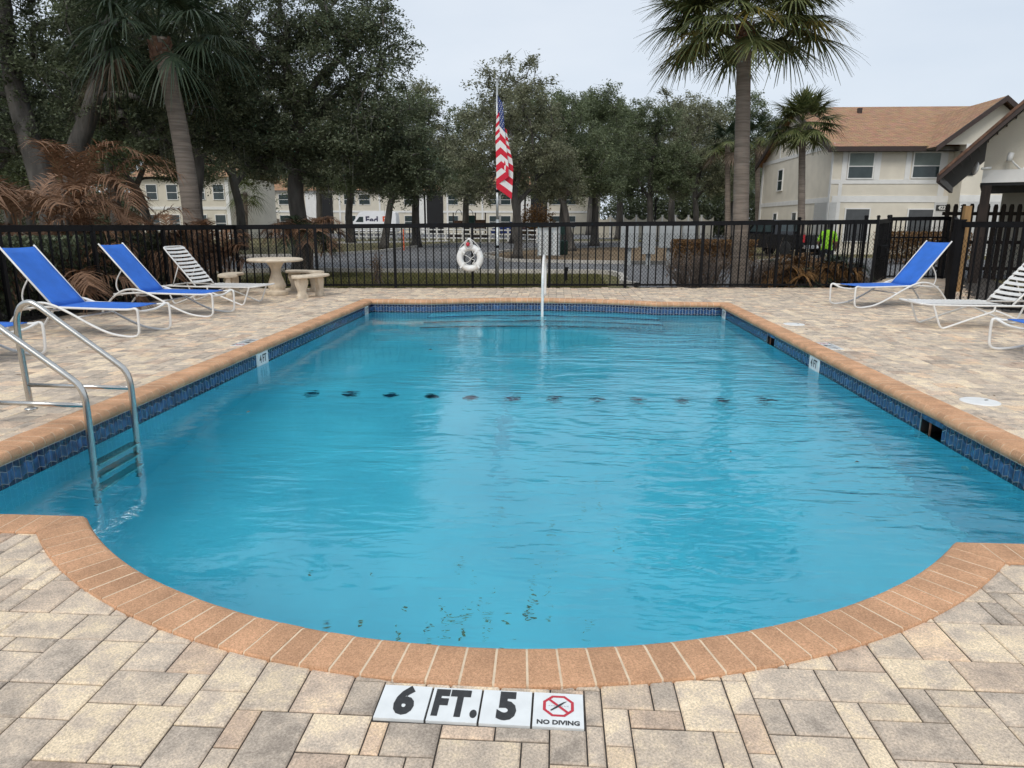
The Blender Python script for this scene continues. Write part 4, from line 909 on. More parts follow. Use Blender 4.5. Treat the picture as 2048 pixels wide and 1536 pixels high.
def place(o, x, y, rz, s, label, cat='tree', group=None, sz=None):
    o.location = (x, y, GZ - .03); o.rotation_euler = (0, 0, rz); o.scale = (s, s, sz or s); tag(o, label, cat, group); return o
GT2 = 'oak trees around the drive'
# near left oak: two leaning stems, sparse crown against the sky
A = oak('oak_tree', [[(0, 0, 0, .42), (-.05, 0, 1.5, .34), (-.25, 0, 2.8, .30), (-.75, .2, 4.9, .22), (-.8, .4, 7.2, .13)], [(.1, .1, .4, .34), (.45, .1, 1.8, .26), (.62, .15, 3.1, .24), (1.25, .2, 4.4, .21), (1.75, .3, 6.1, .16), (2.1, .4, 7.6, .11)]],
        [(-2.2, -.3, 5.4, 2.6, 1.8, 2.0, 1.), (.4, .8, 6.0, 1.8, 1.8, 2.0, 1.), (2.8, .8, 6.2, 2.2, 1.8, 1.8, 1.1), (-.9, .8, 3.9, 1.4, 1.2, .9, .45), (1.9, 1.0, 4.2, 1.7, 1.3, .9, .6), (.3, .6, 8.2, 4., 2.2, 1.6, 1.), (3.6, 1.2, 4.6, 1.6, 1.5, 1.4, .8), (-3., .6, 3.4, 1.4, 1.4, 1.1, .5)], 560, 200, .088, .46, M['oakleaf'], 3, moss=10, twigs=120)
place(A, -12.75, 17.5, 0, 1, 'large oak with two leaning stems at the left edge behind the dead palms', group=GT2)
# central oak behind the table
B = oak('oak_tree', [[(0, 0, 0, .27), (.02, 0, 1.2, .235), (-.05, 0, 2.4, .22), (.12, .05, 3.5, .20), (.1, .1, 4.6, .16), (-.2, .1, 6., .11)], [(.1, 0, 2.9, .13), (.75, .1, 3.5, .11), (1.7, .2, 3.75, .085), (2.7, .2, 4.1, .06)], [(0, 0, 2.9, .12), (-.7, -.1, 3.55, .10), (-1.5, -.2, 3.9, .07)], [(.1, .05, 4.2, .12), (.7, .0, 5.2, .10), (1.5, .1, 5.9, .07)]],
        [(-.9, 0, 5.6, 1.9, 1.9, 1.8, 1.), (1.0, -.1, 5.2, 2.2, 2.0, 1.9, 1.3), (2.3, .1, 3.8, 1.7, 1.6, 1.1, 1.), (3.0, .3, 2.9, 1.4, 1.3, .75, .6), (-1.3, -.1, 3.7, 1.5, 1.4, .9, .75), (.5, .2, 7.2, 2.3, 2., 1.3, 1.), (.9, -.8, 3.3, 1.6, 1., .8, .5), (-2.2, .3, 5.6, 1.6, 1.6, 1.8, .9), (1.9, .1, 6.2, 1.5, 1.5, 1.2, .7)], 680, 230, .084, .42, M['oakleaf'], 8, moss=26, twigs=160)
place(B, -7.31, 19.9, 0, 1, 'big dark oak rising behind the concrete table', group=GT2)
# mid distance variants
V1 = oak('oak_tree', [[(0, 0, 0, .2), (.05, 0, 1.4, .17), (-.15, 0, 2.6, .15), (.2, .1, 4., .10)], [(-.1, 0, 2.2, .11), (.9, .2, 3.1, .07)], [(-.1, 0, 2.4, .10), (-.9, -.2, 3.3, .06)]], [(0, 0, 4.6, 2.2, 2.2, 1.5, 1.), (1.3, .2, 3.7, 1.8, 1.8, 1.1, .9), (-1.3, -.2, 3.8, 1.8, 1.8, 1.1, .9), (.2, .2, 6.0, 1.6, 1.6, .9, .6), (1.9, .1, 2.75, 1.2, 1.2, .5, .45), (-1.8, .2, 2.8, 1.2, 1.2, .5, .45)], 230, 150, .11, .52, M['oakleaf2'], 21, 5, twigs=60)
V2 = oak('oak_tree', [[(0, 0, 0, .19), (.25, 0, 1.2, .16), (.5, 0, 2.2, .14), (1.3, .1, 3.2, .11), (1.5, .1, 4.4, .08)], [(.5, 0, 2.3, .1), (.0, .2, 3.4, .07)]], [(.5, 0, 4.4, 2.4, 2.2, 1.5, 1.), (1.9, .2, 3.6, 1.8, 1.6, 1.0, .8), (-.8, -.2, 3.9, 1.7, 1.7, 1.0, .8), (.9, 0, 5.8, 1.7, 1.7, .9, .6), (2.6, .1, 2.8, 1.1, 1.1, .5, .4), (-1.3, .2, 2.85, 1.1, 1.1, .5, .4)], 230, 150, .11, .52, M['oakleaf3'], 22, 5, twigs=50)
V3 = oak('oak_tree', [[(0, 0, 0, .2), (.0, 0, 1.5, .17), (.1, 0, 3., .14), (-.1, .1, 5., .09)], [(.05, 0, 2.4, .1), (.8, .2, 3.6, .07)], [(.05, 0, 2.6, .1), (-.7, -.2, 3.9, .06)]], [(0, 0, 5.0, 1.9, 1.9, 1.8, 1.), (.9, .2, 4.0, 1.6, 1.6, 1.2, .8), (-.9, -.2, 4.2, 1.6, 1.6, 1.2, .8), (0, 0, 6.8, 1.2, 1.2, 1.0, .5), (1.4, 0, 3.0, 1.1, 1.1, .6, .4), (-1.4, 0, 3.1, 1.1, 1.1, .6, .4)], 220, 150, .11, .5, M['oakleaf3'], 23, 5, twigs=60)
V4 = oak('oak_tree', [[(0, 0, 0, .2), (.1, 0, 2., .16), (0, 0, 4., .12), (.2, 0, 6.5, .07)], [(0, 0, 3.2, .09), (1., .1, 5.2, .05)], [(0, 0, 3.5, .09), (-1., -.1, 5.6, .05)]], [(0, 0, 6.4, 2.1, 1.9, 1.7, 1.), (1.0, .1, 5.2, 1.5, 1.4, 1.1, .7), (-1.2, -.1, 5.2, 1.5, 1.4, 1.1, .7)], 120, 110, .12, .5, M['oakleaf2'], 24, 5, twigs=260)
used = set()
def tree(v, px, Y, s, rz, label, sz=None):
    o = v if id(v) not in used else copy_tree(v); used.add(id(v)); x = at(px, 447, Y)[0]; place(o, x, Y, rz, s, label, group=GT2, sz=sz)
tree(V2, 765, 40.3, 1.22, .1, 'leaning oak whose trunk crosses the white delivery van', 1.28)
tree(V1, 832, 43.0, 1.35, 2.0, 'slender straight oak just right of the white delivery van', 1.4)
tree(V1, 1035, 29.4, .92, .3, 'olive oak standing right behind the flag', 1.0)
tree(V4, 1030, 52., 1.75, .5, 'tall thin leaved tree showing its top above the flag', 1.62)
tree(V3, 1125, 44., 1.25, 1.1, 'oak behind the notice board with a thin trunk', 1.2)
tree(V2, 1145, 38.0, 1.05, 3.3, 'oak beside the green bin on the island', 1.15)
tree(V3, 1190, 46.8, 1.35, 4.4, 'forked dark oak left of the grey mailboxes', 1.3)
tree(V3, 1300, 52., 1.35, 2.4, 'oak behind the grey mailboxes with a green crown', 1.28)
tree(V1, 1390, 56., 1.3, 5.3, 'oak far behind the mailboxes, left of the tall palm', 1.5)
tree(V4, 1345, 62., 1.6, 3.0, 'pale sparse tree topping out above the mailbox oaks', 1.55)
tree(V2, 1240, 66., 1.9, 1.6, 'distant oak filling the gap behind the island', 1.8)
tree(V3, 1460, 70., 1.5, .8, 'distant oak just left of the tall palm trunk', 1.3)
tree(V2, 310, 33., 1.30, 4.0, 'oak behind the leaning palm in front of the left apartments', 1.35)
tree(V1, 480, 38., 1.35, .9, 'oak behind the central oak on its left', 1.55)
tree(V3, 150, 36., 1.6, 2.8, 'dense oak deep behind the two stemmed oak', 1.4)
tree(V2, 20, 40., 1.7, 5.5, 'distant oak at the far left edge', 1.5)
tree(V1, 700, 52., 1.5, 4.2, 'oak in front of the far apartments left of the van', 1.5)
tree(V2, 930, 60., 1.7, 5.0, 'distant oak behind the playground', 1.55)
tree(V3, 640, 60., 1.5, 5.9, 'distant oak over the apartment roof behind the big oak', 1.6)
tree(V1, 60, 58., 1.9, 1.4, 'far oak low behind the dead palms on the left', 1.5)

tree(V1, 400, 29., 1.35, 3.1, 'oak behind the leaning palm crown on its right', 1.6)
tree(V3, 235, 28., 1.3, 5.1, 'green oak filling the space left of the leaning palm', 1.45)
for px, Y, s_, v, rz, lab in ((1180, 88., 2.2, V3, .4, 'far wood oak behind the end of the apartment block'), (1270, 92., 2.3, V2, 2.2, 'far wood oak above the cream scalloped fence'), (1370, 95., 2.4, V1, 4.1, 'far wood oak above the brown hedge'), (1470, 90., 2.2, V3, 5.2, 'far wood oak hidden behind the tall palm trunk'), (1545, 98., 2.2, V2, 1.2, 'far wood oak beside the gable wall'), (110, 84., 2.6, V2, 3.7, 'far wood oak deep at the left'), (250, 90., 2.6, V1, 1.9, 'far wood oak behind the left apartments'), (500, 100., 2.4, V3, 2.9, 'far wood oak between the apartment blocks'), (-20, 80., 2.6, V3, .2, 'far wood oak at the extreme left')): tree(v, px, Y, s_, rz, lab)
# ------------------------------------------------------------------ palms
def strip(V, p0, d, l, w, side, droop, n=3, tip=.15):
    prev = None
    for i in range(n + 1):
        t = i / n; c = p0 + d * l * t + np.array([0, 0, -1]) * droop * l * t * t; ww = w * ((1 - t) * .9 + tip) * (.55 + .45 * min(1, t * 5 + .3)); a, b = c - side * ww, c + side * ww
        if prev is not None: V.append([prev[0], prev[1], b, a])
        prev = (a, b)
def fan_frond(r, L=1.0, pet=.75, nl=34, droop=.35, az=0., el=.5, w=.017):
    d = np.array([cos(el) * cos(az), cos(el) * sin(az), sin(el)]); side = np.array([-sin(az), cos(az), 0]); up = np.cross(side, d) * -1; up = np.cross(d, side) ; V = []
    # petiole bows downward
    strip(V, np.zeros(3), d, pet, .014, side, .12, 4, .8); hub = d * pet + np.array([0, 0, -.12 * pet]); d2 = d + np.array([0, 0, -.24]); d2 /= np.linalg.norm(d2); up = np.cross(d2, side)
    for k in range(nl):
        a = (k / (nl - 1) * 2 - 1) * 2.25; st = hub + d2 * .22 * max(0, cos(a)) ** 1.5
        dd = d2 * cos(a) + side * sin(a) + up * (-.22 * abs(sin(a)) + .12) + r.normal(0, .05, 3); dd /= np.linalg.norm(dd); l = L * (.62 + .38 * max(0, cos(a * .6))) * r.uniform(.85, 1.1)
        sd = np.cross(dd, up); sd /= np.linalg.norm(sd) + 1e-9; strip(V, st, dd, l, w * r.uniform(.8, 1.2), sd, droop * r.uniform(.5, 1.5), 4)
    return V
def sabal(label, base, top, tr, nf, L, seed, mats, pet=.75, nl=34, group='cabbage palms', boots=True, bend=None, droop=.35, elr=(1.25, -.75), w=.017):
    r = np.random.default_rng(seed); root = empty('cabbage_palm', base, 0, label, 'palm tree', group); t = np.array(top) - np.array(base); mb = MB(); n = 26; P = []; R_ = []
    for i in range(n + 1):
        s = i / n; p = t * s
        if bend is not None: p = p + np.array(bend) * 4 * s * (1 - s)
        P.append(tuple(p)); R_.append(tr * (1.12 - .22 * s + .35 * math.exp(-s * 14)) * (1 + r.normal(0, .012)))
    mb.tube(P, R_, 14); mb.build('trunk', M['palmbark'], root, True)
    if boots:
        for k in range(26):
            a = k * 2.4; z = -.05 - .42 * (k / 26); o = MB(); q = tr * 1.02; o.box((q * cos(a), q * sin(a), z), (.03, .10, .20), a, ry=.35); td_ = t / np.linalg.norm(t); o.build('leaf_base', M['boot'], root, loc=tuple(t + np.array([td_[0] * z, td_[1] * z, 0])))
    for k in range(nf):
        s = k / (nf - 1); el = elr[0] + (elr[1] - elr[0]) * s ** .85 + r.normal(0, .08); az = k * 2.399 + r.normal(0, .15)
        m = M[mats[0]] if s < mats[3] else (M[mats[1]] if s < mats[4] else M[mats[2]])
        V = fan_frond(r, L * r.uniform(.85, 1.1), pet * r.uniform(.8, 1.15) * (.75 + .5 * min(1, s * 2)), nl, droop * (.6 + .9 * s), az, el, w); o = np_quads('frond', np.array(V), m, root); o.location = tuple(t + np.array([0, 0, .02 + .25 * (1 - s)]))
    return root
GP = 'cabbage palms'
b = gp(1480, 574, GZ); tp = at(1489, 97, 16.3)
b = (at(1480, 560, 16.7)[0], 16.7, GZ); tp = at(1489, 48, 16.9); P1 = sabal('tall cabbage palm right of the pool with a wide shaggy crown', b, tp, .165, 92, .90, 31, ('palmleaf', 'palmyel', 'palmleaf', .84, .90), pet=1.0, nl=48, droop=.30, elr=(1.3, -.20), w=.028)
b = (at(385, 470, 16.2)[0], 16.2, GZ); tp = at(318, 78, 16.2); sabal('leaning cabbage palm with reddish leaf bases in front of the left oaks', b, tp, .20, 34, .92, 32, ('palmdark', 'palmdark', 'palmdead', .95, .99), pet=1.0, nl=42, bend=(.16, 0, 0), droop=.48, elr=(1.2, -.4), w=.024)
b = (at(1603, 500, 33)[0], 33, GZ); tp = at(1605, 250, 33); sabal('shorter cabbage palm in front of the beige apartment gable', b, tp, .15, 54, .74, 33, ('palmleaf', 'palmleaf', 'palmleaf', .9, .95), pet=.80, nl=30, w=.042, boots=False, droop=.25, elr=(1.45, -.5))
for px, Y, yt, sd, lab in ((1455, 47, 285, 34, 'cabbage palm just left of the tall palm trunk in the background'), (1515, 50, 275, 35, 'cabbage palm right of the tall palm trunk, beside the gable'), (1565, 60, 268, 36, 'small cabbage palm peeking above the gable roof behind')):
    b = (at(px, 500, Y)[0], Y, GZ); tp = at(px, yt, Y); sabal(lab, b, tp, .17, 26, .95, sd, ('palmdark', 'palmleaf', 'palmdead', .6, .85), pet=.8, nl=24, w=.045, boots=False, droop=.25)
b = (at(490, 470, 48)[0], 48, GZ); tp = at(490, 385, 48); sabal('small green cabbage palm between the two far apartment blocks', b, tp, .17, 24, .95, 37, ('palmleaf', 'palmleaf', 'palmdead', .8, .95), pet=.7, nl=20, w=.03, boots=False)

# ------------------------------------------------------------------ frost killed areca and date palms behind the fences
def pinnate(r, L, az, el, curl, nl=34, lw=.016, ll=.46, droop=.5):
    V = []; p = np.zeros(3); seg = 16; e = el; pts = [p]; ds = []
    for i in range(seg):
        d = np.array([cos(e) * cos(az), cos(e) * sin(az), sin(e)]); p = p + d * L / seg; pts.append(p); ds.append(d); e -= curl / seg * (.4 + 1.2 * i / seg)
    side = np.array([-sin(az), cos(az), 0])
    for i in range(seg):
        w = .012 * (1 - i / seg) + .003; V.append([pts[i] - side * w, pts[i] + side * w, pts[i + 1] + side * w * .9, pts[i + 1] - side * w * .9])
    for k in range(nl):
        s = .16 + .84 * k / nl; i = min(seg - 1, int(s * seg)); c = pts[i] + (pts[i + 1] - pts[i]) * (s * seg - i); d = ds[i]; up = np.cross(d, side)
        for sg in (-1, 1):
            dd = d * .62 + side * sg * .75 + up * .25 + r.normal(0, .09, 3); dd /= np.linalg.norm(dd); l = ll * (1 - .55 * abs(s - .45)) * r.uniform(.75, 1.15); sd = np.cross(dd, up); sd /= np.linalg.norm(sd) + 1e-9
            strip(V, c, dd, l, lw, sd, droop * r.uniform(.4, 1.6), 3)
    return V
def areca(label, x, y, h, n, L, seed, m='areca', stems=8, group='frost browned palms', z0=.5, spread=.35, green=None):
    r = np.random.default_rng(seed); root = empty('areca_palm' if group else 'dead_bush', (x, y, GZ), 0, label, 'palm' if group else 'shrub', group); mb = MB()
    for k in range(stems):
        a = r.uniform(0, 2 * pi); q = r.uniform(.05, spread); mb.tube([(q * cos(a), q * sin(a), 0), (q * 1.3 * cos(a), q * 1.3 * sin(a), h * .5), (q * 1.6 * cos(a), q * 1.6 * sin(a), h * r.uniform(.7, 1.))], [.035, .03, .02], 6)
    mb.build('stem', M['twig'], root)
    for k in range(n):
        a = k * 2.4 + r.normal(0, .3); q = spread * r.uniform(.3, 1.5); z = h * r.uniform(z0, 1.); mm = M[green] if green and r.random() < .35 else M[m]
        V = pinnate(r, L * r.uniform(.75, 1.15), a, r.uniform(.35, 1.35), r.uniform(1.3, 2.4), nl=30); o = np_quads('frond', np.array(V), mm, root); o.location = (q * cos(a), q * sin(a), z)
for (px, Y, h, n, L, sd, lab) in ((50, 11.8, 1.55, 24, 1.5, 41, 'brown dead areca palm at the left edge above the fence'), (160, 12.9, 2.15, 34, 1.55, 42, 'largest brown dead areca palm behind the left fence'), (262, 13.6, 1.2, 20, 1.2, 43, 'low brown dead areca palm left of the leaning palm foot'), (345, 14.6, 1.05, 18, 1.1, 44, 'brown dead areca palm at the foot of the leaning palm'), (425, 15.6, .95, 18, 1.0, 45, 'brown dead areca palm right of the leaning palm foot'), (120, 11.0, .7, 14, 1.1, 46, 'dark lower areca palm pressed against the left fence')):
    areca(lab, at(px, 500, Y)[0], Y, h, n, L, sd)
areca('small date palm with drooping brown green fronds in front of the big oak', at(612, 500, 18.2)[0], 18.2, 1.15, 30, 1.05, 47, 'areca', stems=3, z0=.85, spread=.12, green='palmdark')
def bush(name, label, x, y, rx, ry, h, n, leaf, m, seed, cat='shrub', box=False, twigs=40, group=None, asp=.4):
    r = np.random.default_rng(seed); root = empty(name, (x, y, GZ), 0, label, cat, group); tb = MB()
    for k in range(twigs):
        a = r.uniform(0, 2 * pi); q = r.random() ** .5; tip = np.array([rx * q * cos(a), ry * q * sin(a), h * r.uniform(.6, 1.05)]); b0 = np.array([tip[0] * .6 + r.normal(0, .08), tip[1] * .6 + r.normal(0, .05), 0]); mid = (b0 + tip) / 2 + r.normal(0, .06, 3); tb.tube([b0, mid, tip], [.012, .009, .004], 4, caps=False)
        for _ in range(2): e = mid + (tip - mid) * r.random() + 0; tb.tube([e, e + r.normal(0, .16, 3) + np.array([0, 0, .1])], [.006, .003], 3, caps=False)
    tb.build('branches', M['twig'], root)
    if n:
        if box: pos = np.c_[r.uniform(-rx, rx, n), r.uniform(-ry, ry, n), h * (r.random(n) ** .6)]; 
        else:
            d = rand_unit(n, r) * (r.random(n) ** .33)[:, None]; pos = np.c_[d[:, 0] * rx, d[:, 1] * ry, h * .52 + d[:, 2] * h * .5]; cl = rand_unit(40, r); k = r.integers(0, 40, n); pos += cl[k] * .12 * h
        np_quads('foliage', leaf_quads(pos, leaf, r, .2, asp), M[m], root)
    return root
X_ = lambda px, Y: at(px, 500, Y)[0]
areca('rust brown frost burnt bush against the far fence near the gate', X_(1625, 17.3), 17.45, .42, 64, .72, 51, 'rust', stems=10, group=None, z0=.15, spread=.55, green='palmdark')
bush('leafy_shrub', 'dark leafy skirt of plants under the rust brown bush by the gate', X_(1640, 17.5), 17.7, .7, .4, .42, 2200, .10, 'oakleaf', 63, twigs=40)
bush('bare_shrub', 'bare twiggy shrub left of the tall palm trunk', X_(1400, 16.9), 17.0, .85, .35, .72, 250, .05, 'rust', 52, twigs=170)
bush('bare_shrub', 'bare twiggy shrub right of the tall palm trunk', X_(1515, 17.3), 17.3, .55, .3, .62, 150, .05, 'rust', 53, twigs=110)
bush('clipped_hedge', 'rust brown clipped hedge behind the bare shrubs', X_(1425, 24.2), 24.2, 1.35, .5, .95, 9000, .09, 'rust', 54, 'hedge', True, 60)
bush('clipped_hedge', 'brown leafy hedge outside the gate', X_(1845, 27.5), 27.5, 1.6, .6, 1.2, 8000, .10, 'rust', 55, 'hedge', True, 60)
bush('leafy_shrub', 'dark leafy shrubbery low behind the left fence', -8.35, 12.2, .55, 2.9, 1.25, 14000, .11, 'oakleaf', 56, 'shrub', True, 80)
bush('leafy_shrub', 'dark leafy shrubbery behind the left fence corner', -8.25, 8.3, .5, 1.5, 1.2, 7000, .11, 'oakleaf', 57, 'shrub', True, 40)
bush('weed', 'dry weed standing in the grass just outside the fence', X_(752, 16.4), 16.4, .14, .1, .75, 120, .06, 'rust', 58, twigs=14)
bush('leafy_shrub', 'browned shrub in front of the far stairwell behind the flag', X_(1072, 60), 60, 1.5, 1.2, 2.9, 2500, .22, 'rust', 59)
bush('leafy_shrub', 'dark understory shrubs beyond the cream wall', X_(1400, 78), 78, 11, 2.5, 5.0, 30000, .34, 'oakleaf', 60, 'shrub', False, 60)
bush('leafy_shrub', 'dark understory shrubs at the far left behind the oaks', X_(180, 70), 70, 16, 2, 6, 16000, .34, 'oakleaf', 61, 'shrub', False, 60)
bush('leafy_shrub', 'dark understory shrubs between the two far apartment blocks', X_(500, 80), 80, 3.5, 2, 6, 6000, .3, 'oakleaf', 62, 'shrub', False, 40)

# ================================================================== BUILDINGS
def window(parent, c, w, h, u, n, style='blind', mull=True, trim=.10):
    """c: centre of opening on the wall face, u: unit along the wall, n: outward normal"""
    u, n = np.array(u, float), np.array(n, float); rz = atan2(u[1], u[0])
    f = MB(); fw = .06
    for (dx, dz, ww, hh) in ((-w / 2, 0, fw, h + fw), (w / 2, 0, fw, h + fw), (0, h / 2, w - fw, fw), (0, -h / 2, w - fw, fw)) + (((0, -.03, w - fw, .045),) if mull else ()): f.box((dx, 0, dz), (ww, .07, hh))
    p = np.array(c) + n * .03; o = f.build('window', M['trim'], parent, loc=tuple(p)); o.rotation_euler = (0, 0, rz)
    g = MB(); g.face([(-w / 2, -.012, -h / 2), (w / 2, -.012, -h / 2), (w / 2, -.012, h / 2), (-w / 2, -.012, h / 2)]); g.build('pane', M['glass'], o)
    if style == 'blind':
        b = MB(); n_ = 12
        for k in range(n_): z = h / 2 - (k + .5) * h * .5 / n_; b.face([(-w / 2 + .03, -.014, z - h * .25 / n_ * .9), (w / 2 - .03, -.014, z - h * .25 / n_ * .9), (w / 2 - .03, -.020, z + h * .25 / n_ * .8), (-w / 2 + .03, -.020, z + h * .25 / n_ * .8)])
        b.build('blind', M['blind'], o)
    if style == 'screen':
        b = MB(); b.face([(-w / 2 + .03, -.016, -h / 2 + .03), (w / 2 - .03, -.016, -h / 2 + .03), (w / 2 - .03, -.016, h / 2 - .03), (-w / 2 + .03, -.016, h / 2 - .03)]); b.build('screen', M['screen'], o)
    return o
def uv_face(mb_obj):
    """UVs laid along each roof slope in metres"""
    me = mb_obj.data; uv = me.uv_layers.new(name='UVMap')
    for p in me.polygons:
        n = p.normal; h = Vector((-n.y, n.x, 0)); h = h.normalized() if h.length > 1e-4 else Vector((1, 0, 0)); s = n.cross(h)
        for li in p.loop_indices: v = me.vertices[me.loops[li].vertex_index].co; uv.data[li].uv = (v.dot(h), v.dot(s))
# ---- the two storey apartment house on the right
HX0, HX1, HX2, HY0, HY1, EV, RG = 13.2, 18.75, 22.3, 36., 48., 5.02, 7.55
H = empty('apartment_house', (HX0, HY0, GZ), 0, 'beige two storey apartment house with brown shingle roof and number 422', 'house'); o0 = np.array([HX0, HY0, GZ])
def hb(name, boxes, m, parent=H, mi=None):
    mb = MB()
    for b in boxes: mb.bx(b[0] - HX0, b[1] - HX0, b[2] - HY0, b[3] - HY0, b[4] - GZ, b[5] - GZ)
    return mb.build(name, m, parent)
hb('wall', [(HX0, 30, HY0, HY1, GZ, EV + .05)], M['stucco'])
mb = MB(); ym = (HY0 + HY1) / 2
for x in (HX0, HX0 + .02):
    pass
mb.face([(0, 0, EV - GZ), (0, 12, EV - GZ), (0, 6, RG - GZ - .1)][::-1]); mb.build('gable', M['stucco'], H)
wing = hb('wing_wall', [(HX1, 30, HY0 - 1.0, HY0 + 1, GZ, EV)], M['stucco'])
mb = MB(); wc = 19.95; ww = 2.35; wz = 6.85
mb.face([(wc - ww - HX0 + .15, -1.002, EV - GZ - .05), (wc + ww - HX0, -1.002, EV - GZ - .05), (wc - HX0, -1.002, wz - GZ - .05)]); mb.build('gable', M['stucco'], H)
# roofs
mb = MB(); ov = .45; y0, y1 = HY0 - ov, HY1 + ov; k = (RG - EV) / 6; e0 = EV - k * ov + .12
mb.face([(HX0 - .35, y0, e0), (HX1 + .6, y0, e0), (30, y0, e0), (30, ym, RG + .12), (HX0 - .35, ym, RG + .12)]); mb.face([(HX0 - .35, ym, RG + .12), (30, ym, RG + .12), (30, y1, e0), (HX0 - .35, y1, e0)])
yb = ym + 2; kk = (wz - EV) / ww; ew = EV - kk * .4 + .14; zr = wz + .14
mb.face([(wc - ww - .4, HY0 - 1.45, ew), (wc, HY0 - 1.45, zr), (wc, yb, zr), (wc - ww - .4, yb, ew)][::-1]); mb.face([(wc, HY0 - 1.45, zr), (wc + ww + .4, HY0 - 1.45, ew), (wc + ww + .4, yb, ew), (wc, yb, zr)][::-1])
mb.v = [(v[0] - HX0, v[1] - HY0, v[2] - GZ) for v in mb.v]; roof = mb.build('roof', M['shingle'], H); uv_face(roof)
def slab(name, pts, w, m, parent=H, org=(HX0, HY0, GZ)):
    """sloping board following two points, w tall"""
    (a, b) = pts; a, b = np.array(a) - org, np.array(b) - org; t = b - a; sd = np.array([-t[1], t[0], 0.]); sd = sd / (np.linalg.norm(sd) + 1e-9) * .04; mb = MB(); dz = np.array([0, 0, w]); P = [a - sd, a + sd, a + sd - dz, a - sd - dz, b - sd, b + sd, b + sd - dz, b - sd - dz]
    mb.v = [tuple(p) for p in P]; mb.f = [[0, 1, 2, 3], [7, 6, 5, 4], [0, 4, 5, 1], [1, 5, 6, 2], [2, 6, 7, 3], [3, 7, 4, 0]]; mb.m = [0] * 6; return mb.build(name, m, parent)
slab('fascia', [(HX0 - .3, y0 - .02, e0 + .01), (wc - ww - .4, y0 - .02, e0 + .01)], .22, M['fascia']); slab('fascia', [(HX0 - .36, y0, e0 + .02), (HX0 - .36, ym, RG + .14)], .28, M['fascia']); slab('fascia', [(HX0 - .36, ym, RG + .14), (HX0 - .36, y1, e0 + .02)], .28, M['fascia'])
slab('fascia', [(wc - ww - .42, HY0 - 1.47, ew + .02), (wc, HY0 - 1.47, zr + .02)], .25, M['fascia']); slab('fascia', [(wc, HY0 - 1.47, zr + .02), (wc + ww + .42, HY0 - 1.47, ew + .02)], .25, M['fascia'])
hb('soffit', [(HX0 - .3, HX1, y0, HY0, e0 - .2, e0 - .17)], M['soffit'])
hb('roof_vent', [(16.0, 16.2, ym - 1.2, ym - 1.0, 7.0, 7.45)], M['fascia'])
# trim boards
T_ = [(HX0, HX1, HY0 - .03, HY0, 3.28, 3.48), (HX0 + .1, HX1, HY0 - .03, HY0, 2.42, 2.72), (13.62, 13.86, HY0 - .032, HY0, 3.4, EV), (15.15, 15.42, HY0 - .032, HY0, 3.48, EV), (16.58, 16.82, HY0 - .032, HY0, 3.48, EV), (18.22, 18.5, HY0 - .032, HY0, 2.72, EV), (13.55, 13.72, HY0 - .034, HY0, GZ, 3.28)]
for b in T_: hb('trim_board', [b], M['trim'])
for b in [(HX0 - .03, HX0, HY0, HY1, 4.98, 5.18), (HX0 - .03, HX0, HY0 + .05, HY1, 2.42, 2.66), (HX0 - .034, HX0, HY0 - .03, HY0 + .18, GZ, EV), (HX0 - .034, HX0, HY1 - .35, HY1, GZ, EV), (HX0 - .034, HX0, HY0 + 3.4, HY0 + 3.55, EV + .15, 6.3), (HX0 - .034, HX0, HY0 + 8.4, HY0 + 8.55, EV + .15, 6.3), (HX0 - .034, HX0, HY0 + 5.9, HY0 + 6.05, EV + .15, 7.3)]: hb('trim_board', [b], M['trim'])
hb('siding_panel', [(HX0 + .02, 13.55, HY0 - .028, HY0, GZ, 2.42)], M['siding']); hb('siding_panel', [(HX0 - .028, HX0, HY0, HY0 + 1.9, GZ, 2.42)], M['siding']); hb('siding_panel', [(18.15, HX1 - .01, HY0 - .028, HY0, GZ, 2.42)], M['siding'])
hb('siding_panel', [(HX1 + .02, 24, HY0 - 1.028, HY0 - 1.0, GZ, 2.42)], M['siding']); hb('trim_board', [(HX1, 24, HY0 - 1.03, HY0 - 1.0, 2.42, 2.72)], M['trim']); hb('trim_board', [(HX1 - .02, 24, HY0 - 1.03, HY0 - 1.0, EV - .32, EV - .02)], M['trim'])
hb('recess_shade', [(HX1 - .25, HX1 + .45, HY0 - 1.04, HY0 - 1.0, 3.6, EV - .34)], M['dark'])  # flat slab on the wing wall, the shade of a recess put into its colour
def hw(x, z0, z1, w, style, n=(0, -1), y=None, mull=True):
    if n == (0, -1): window(H, (x - HX0, (y or HY0) - HY0, (z0 + z1) / 2 - GZ), w, z1 - z0, (1, 0), (0, -1, 0), style, mull)
    else: window(H, (0, y - HY0, (z0 + z1) / 2 - GZ), w, z1 - z0, (0, -1), (-1, 0, 0), style, mull)
hw(14.5, 3.52, 4.72, 1.18, 'blind'); hw(17.54, 3.55, 4.72, 1.26, 'blind'); hw(14.58, .55, 2.12, 1.16, 'screen', mull=False); hw(17.56, .55, 2.1, 1.2, 'screen', mull=False)
for y, z0, z1, w in ((40.3, 3.5, 4.6, .7), (44.0, 3.3, 4.5, .9), (40.9, .9, 2.0, .75), (44.4, .9, 2.0, .75)): hw(0, z0, z1, w, None, (-1, 0), y)
sg = MB(); sg.box((0, 0, 0), (.52, .03, .26)); s_ = sg.build('number_sign', M['ink'], H, loc=(18.50 - HX0, -.05, 2.16 - GZ)); text_mesh('422', .24, M['trim'], 'lettering', .95, .008, .002, s_, (0, -.017, 0), (pi / 2, 0, 0))
sg = MB(); sg.box((0, 0, 0), (.30, .03, .28)); s_ = sg.build('unit_sign', M['trim'], H, loc=(18.93 - HX0, -.05, 2.18 - GZ)); s_.location = (18.93 - HX0, -1.05, 2.18 - GZ)
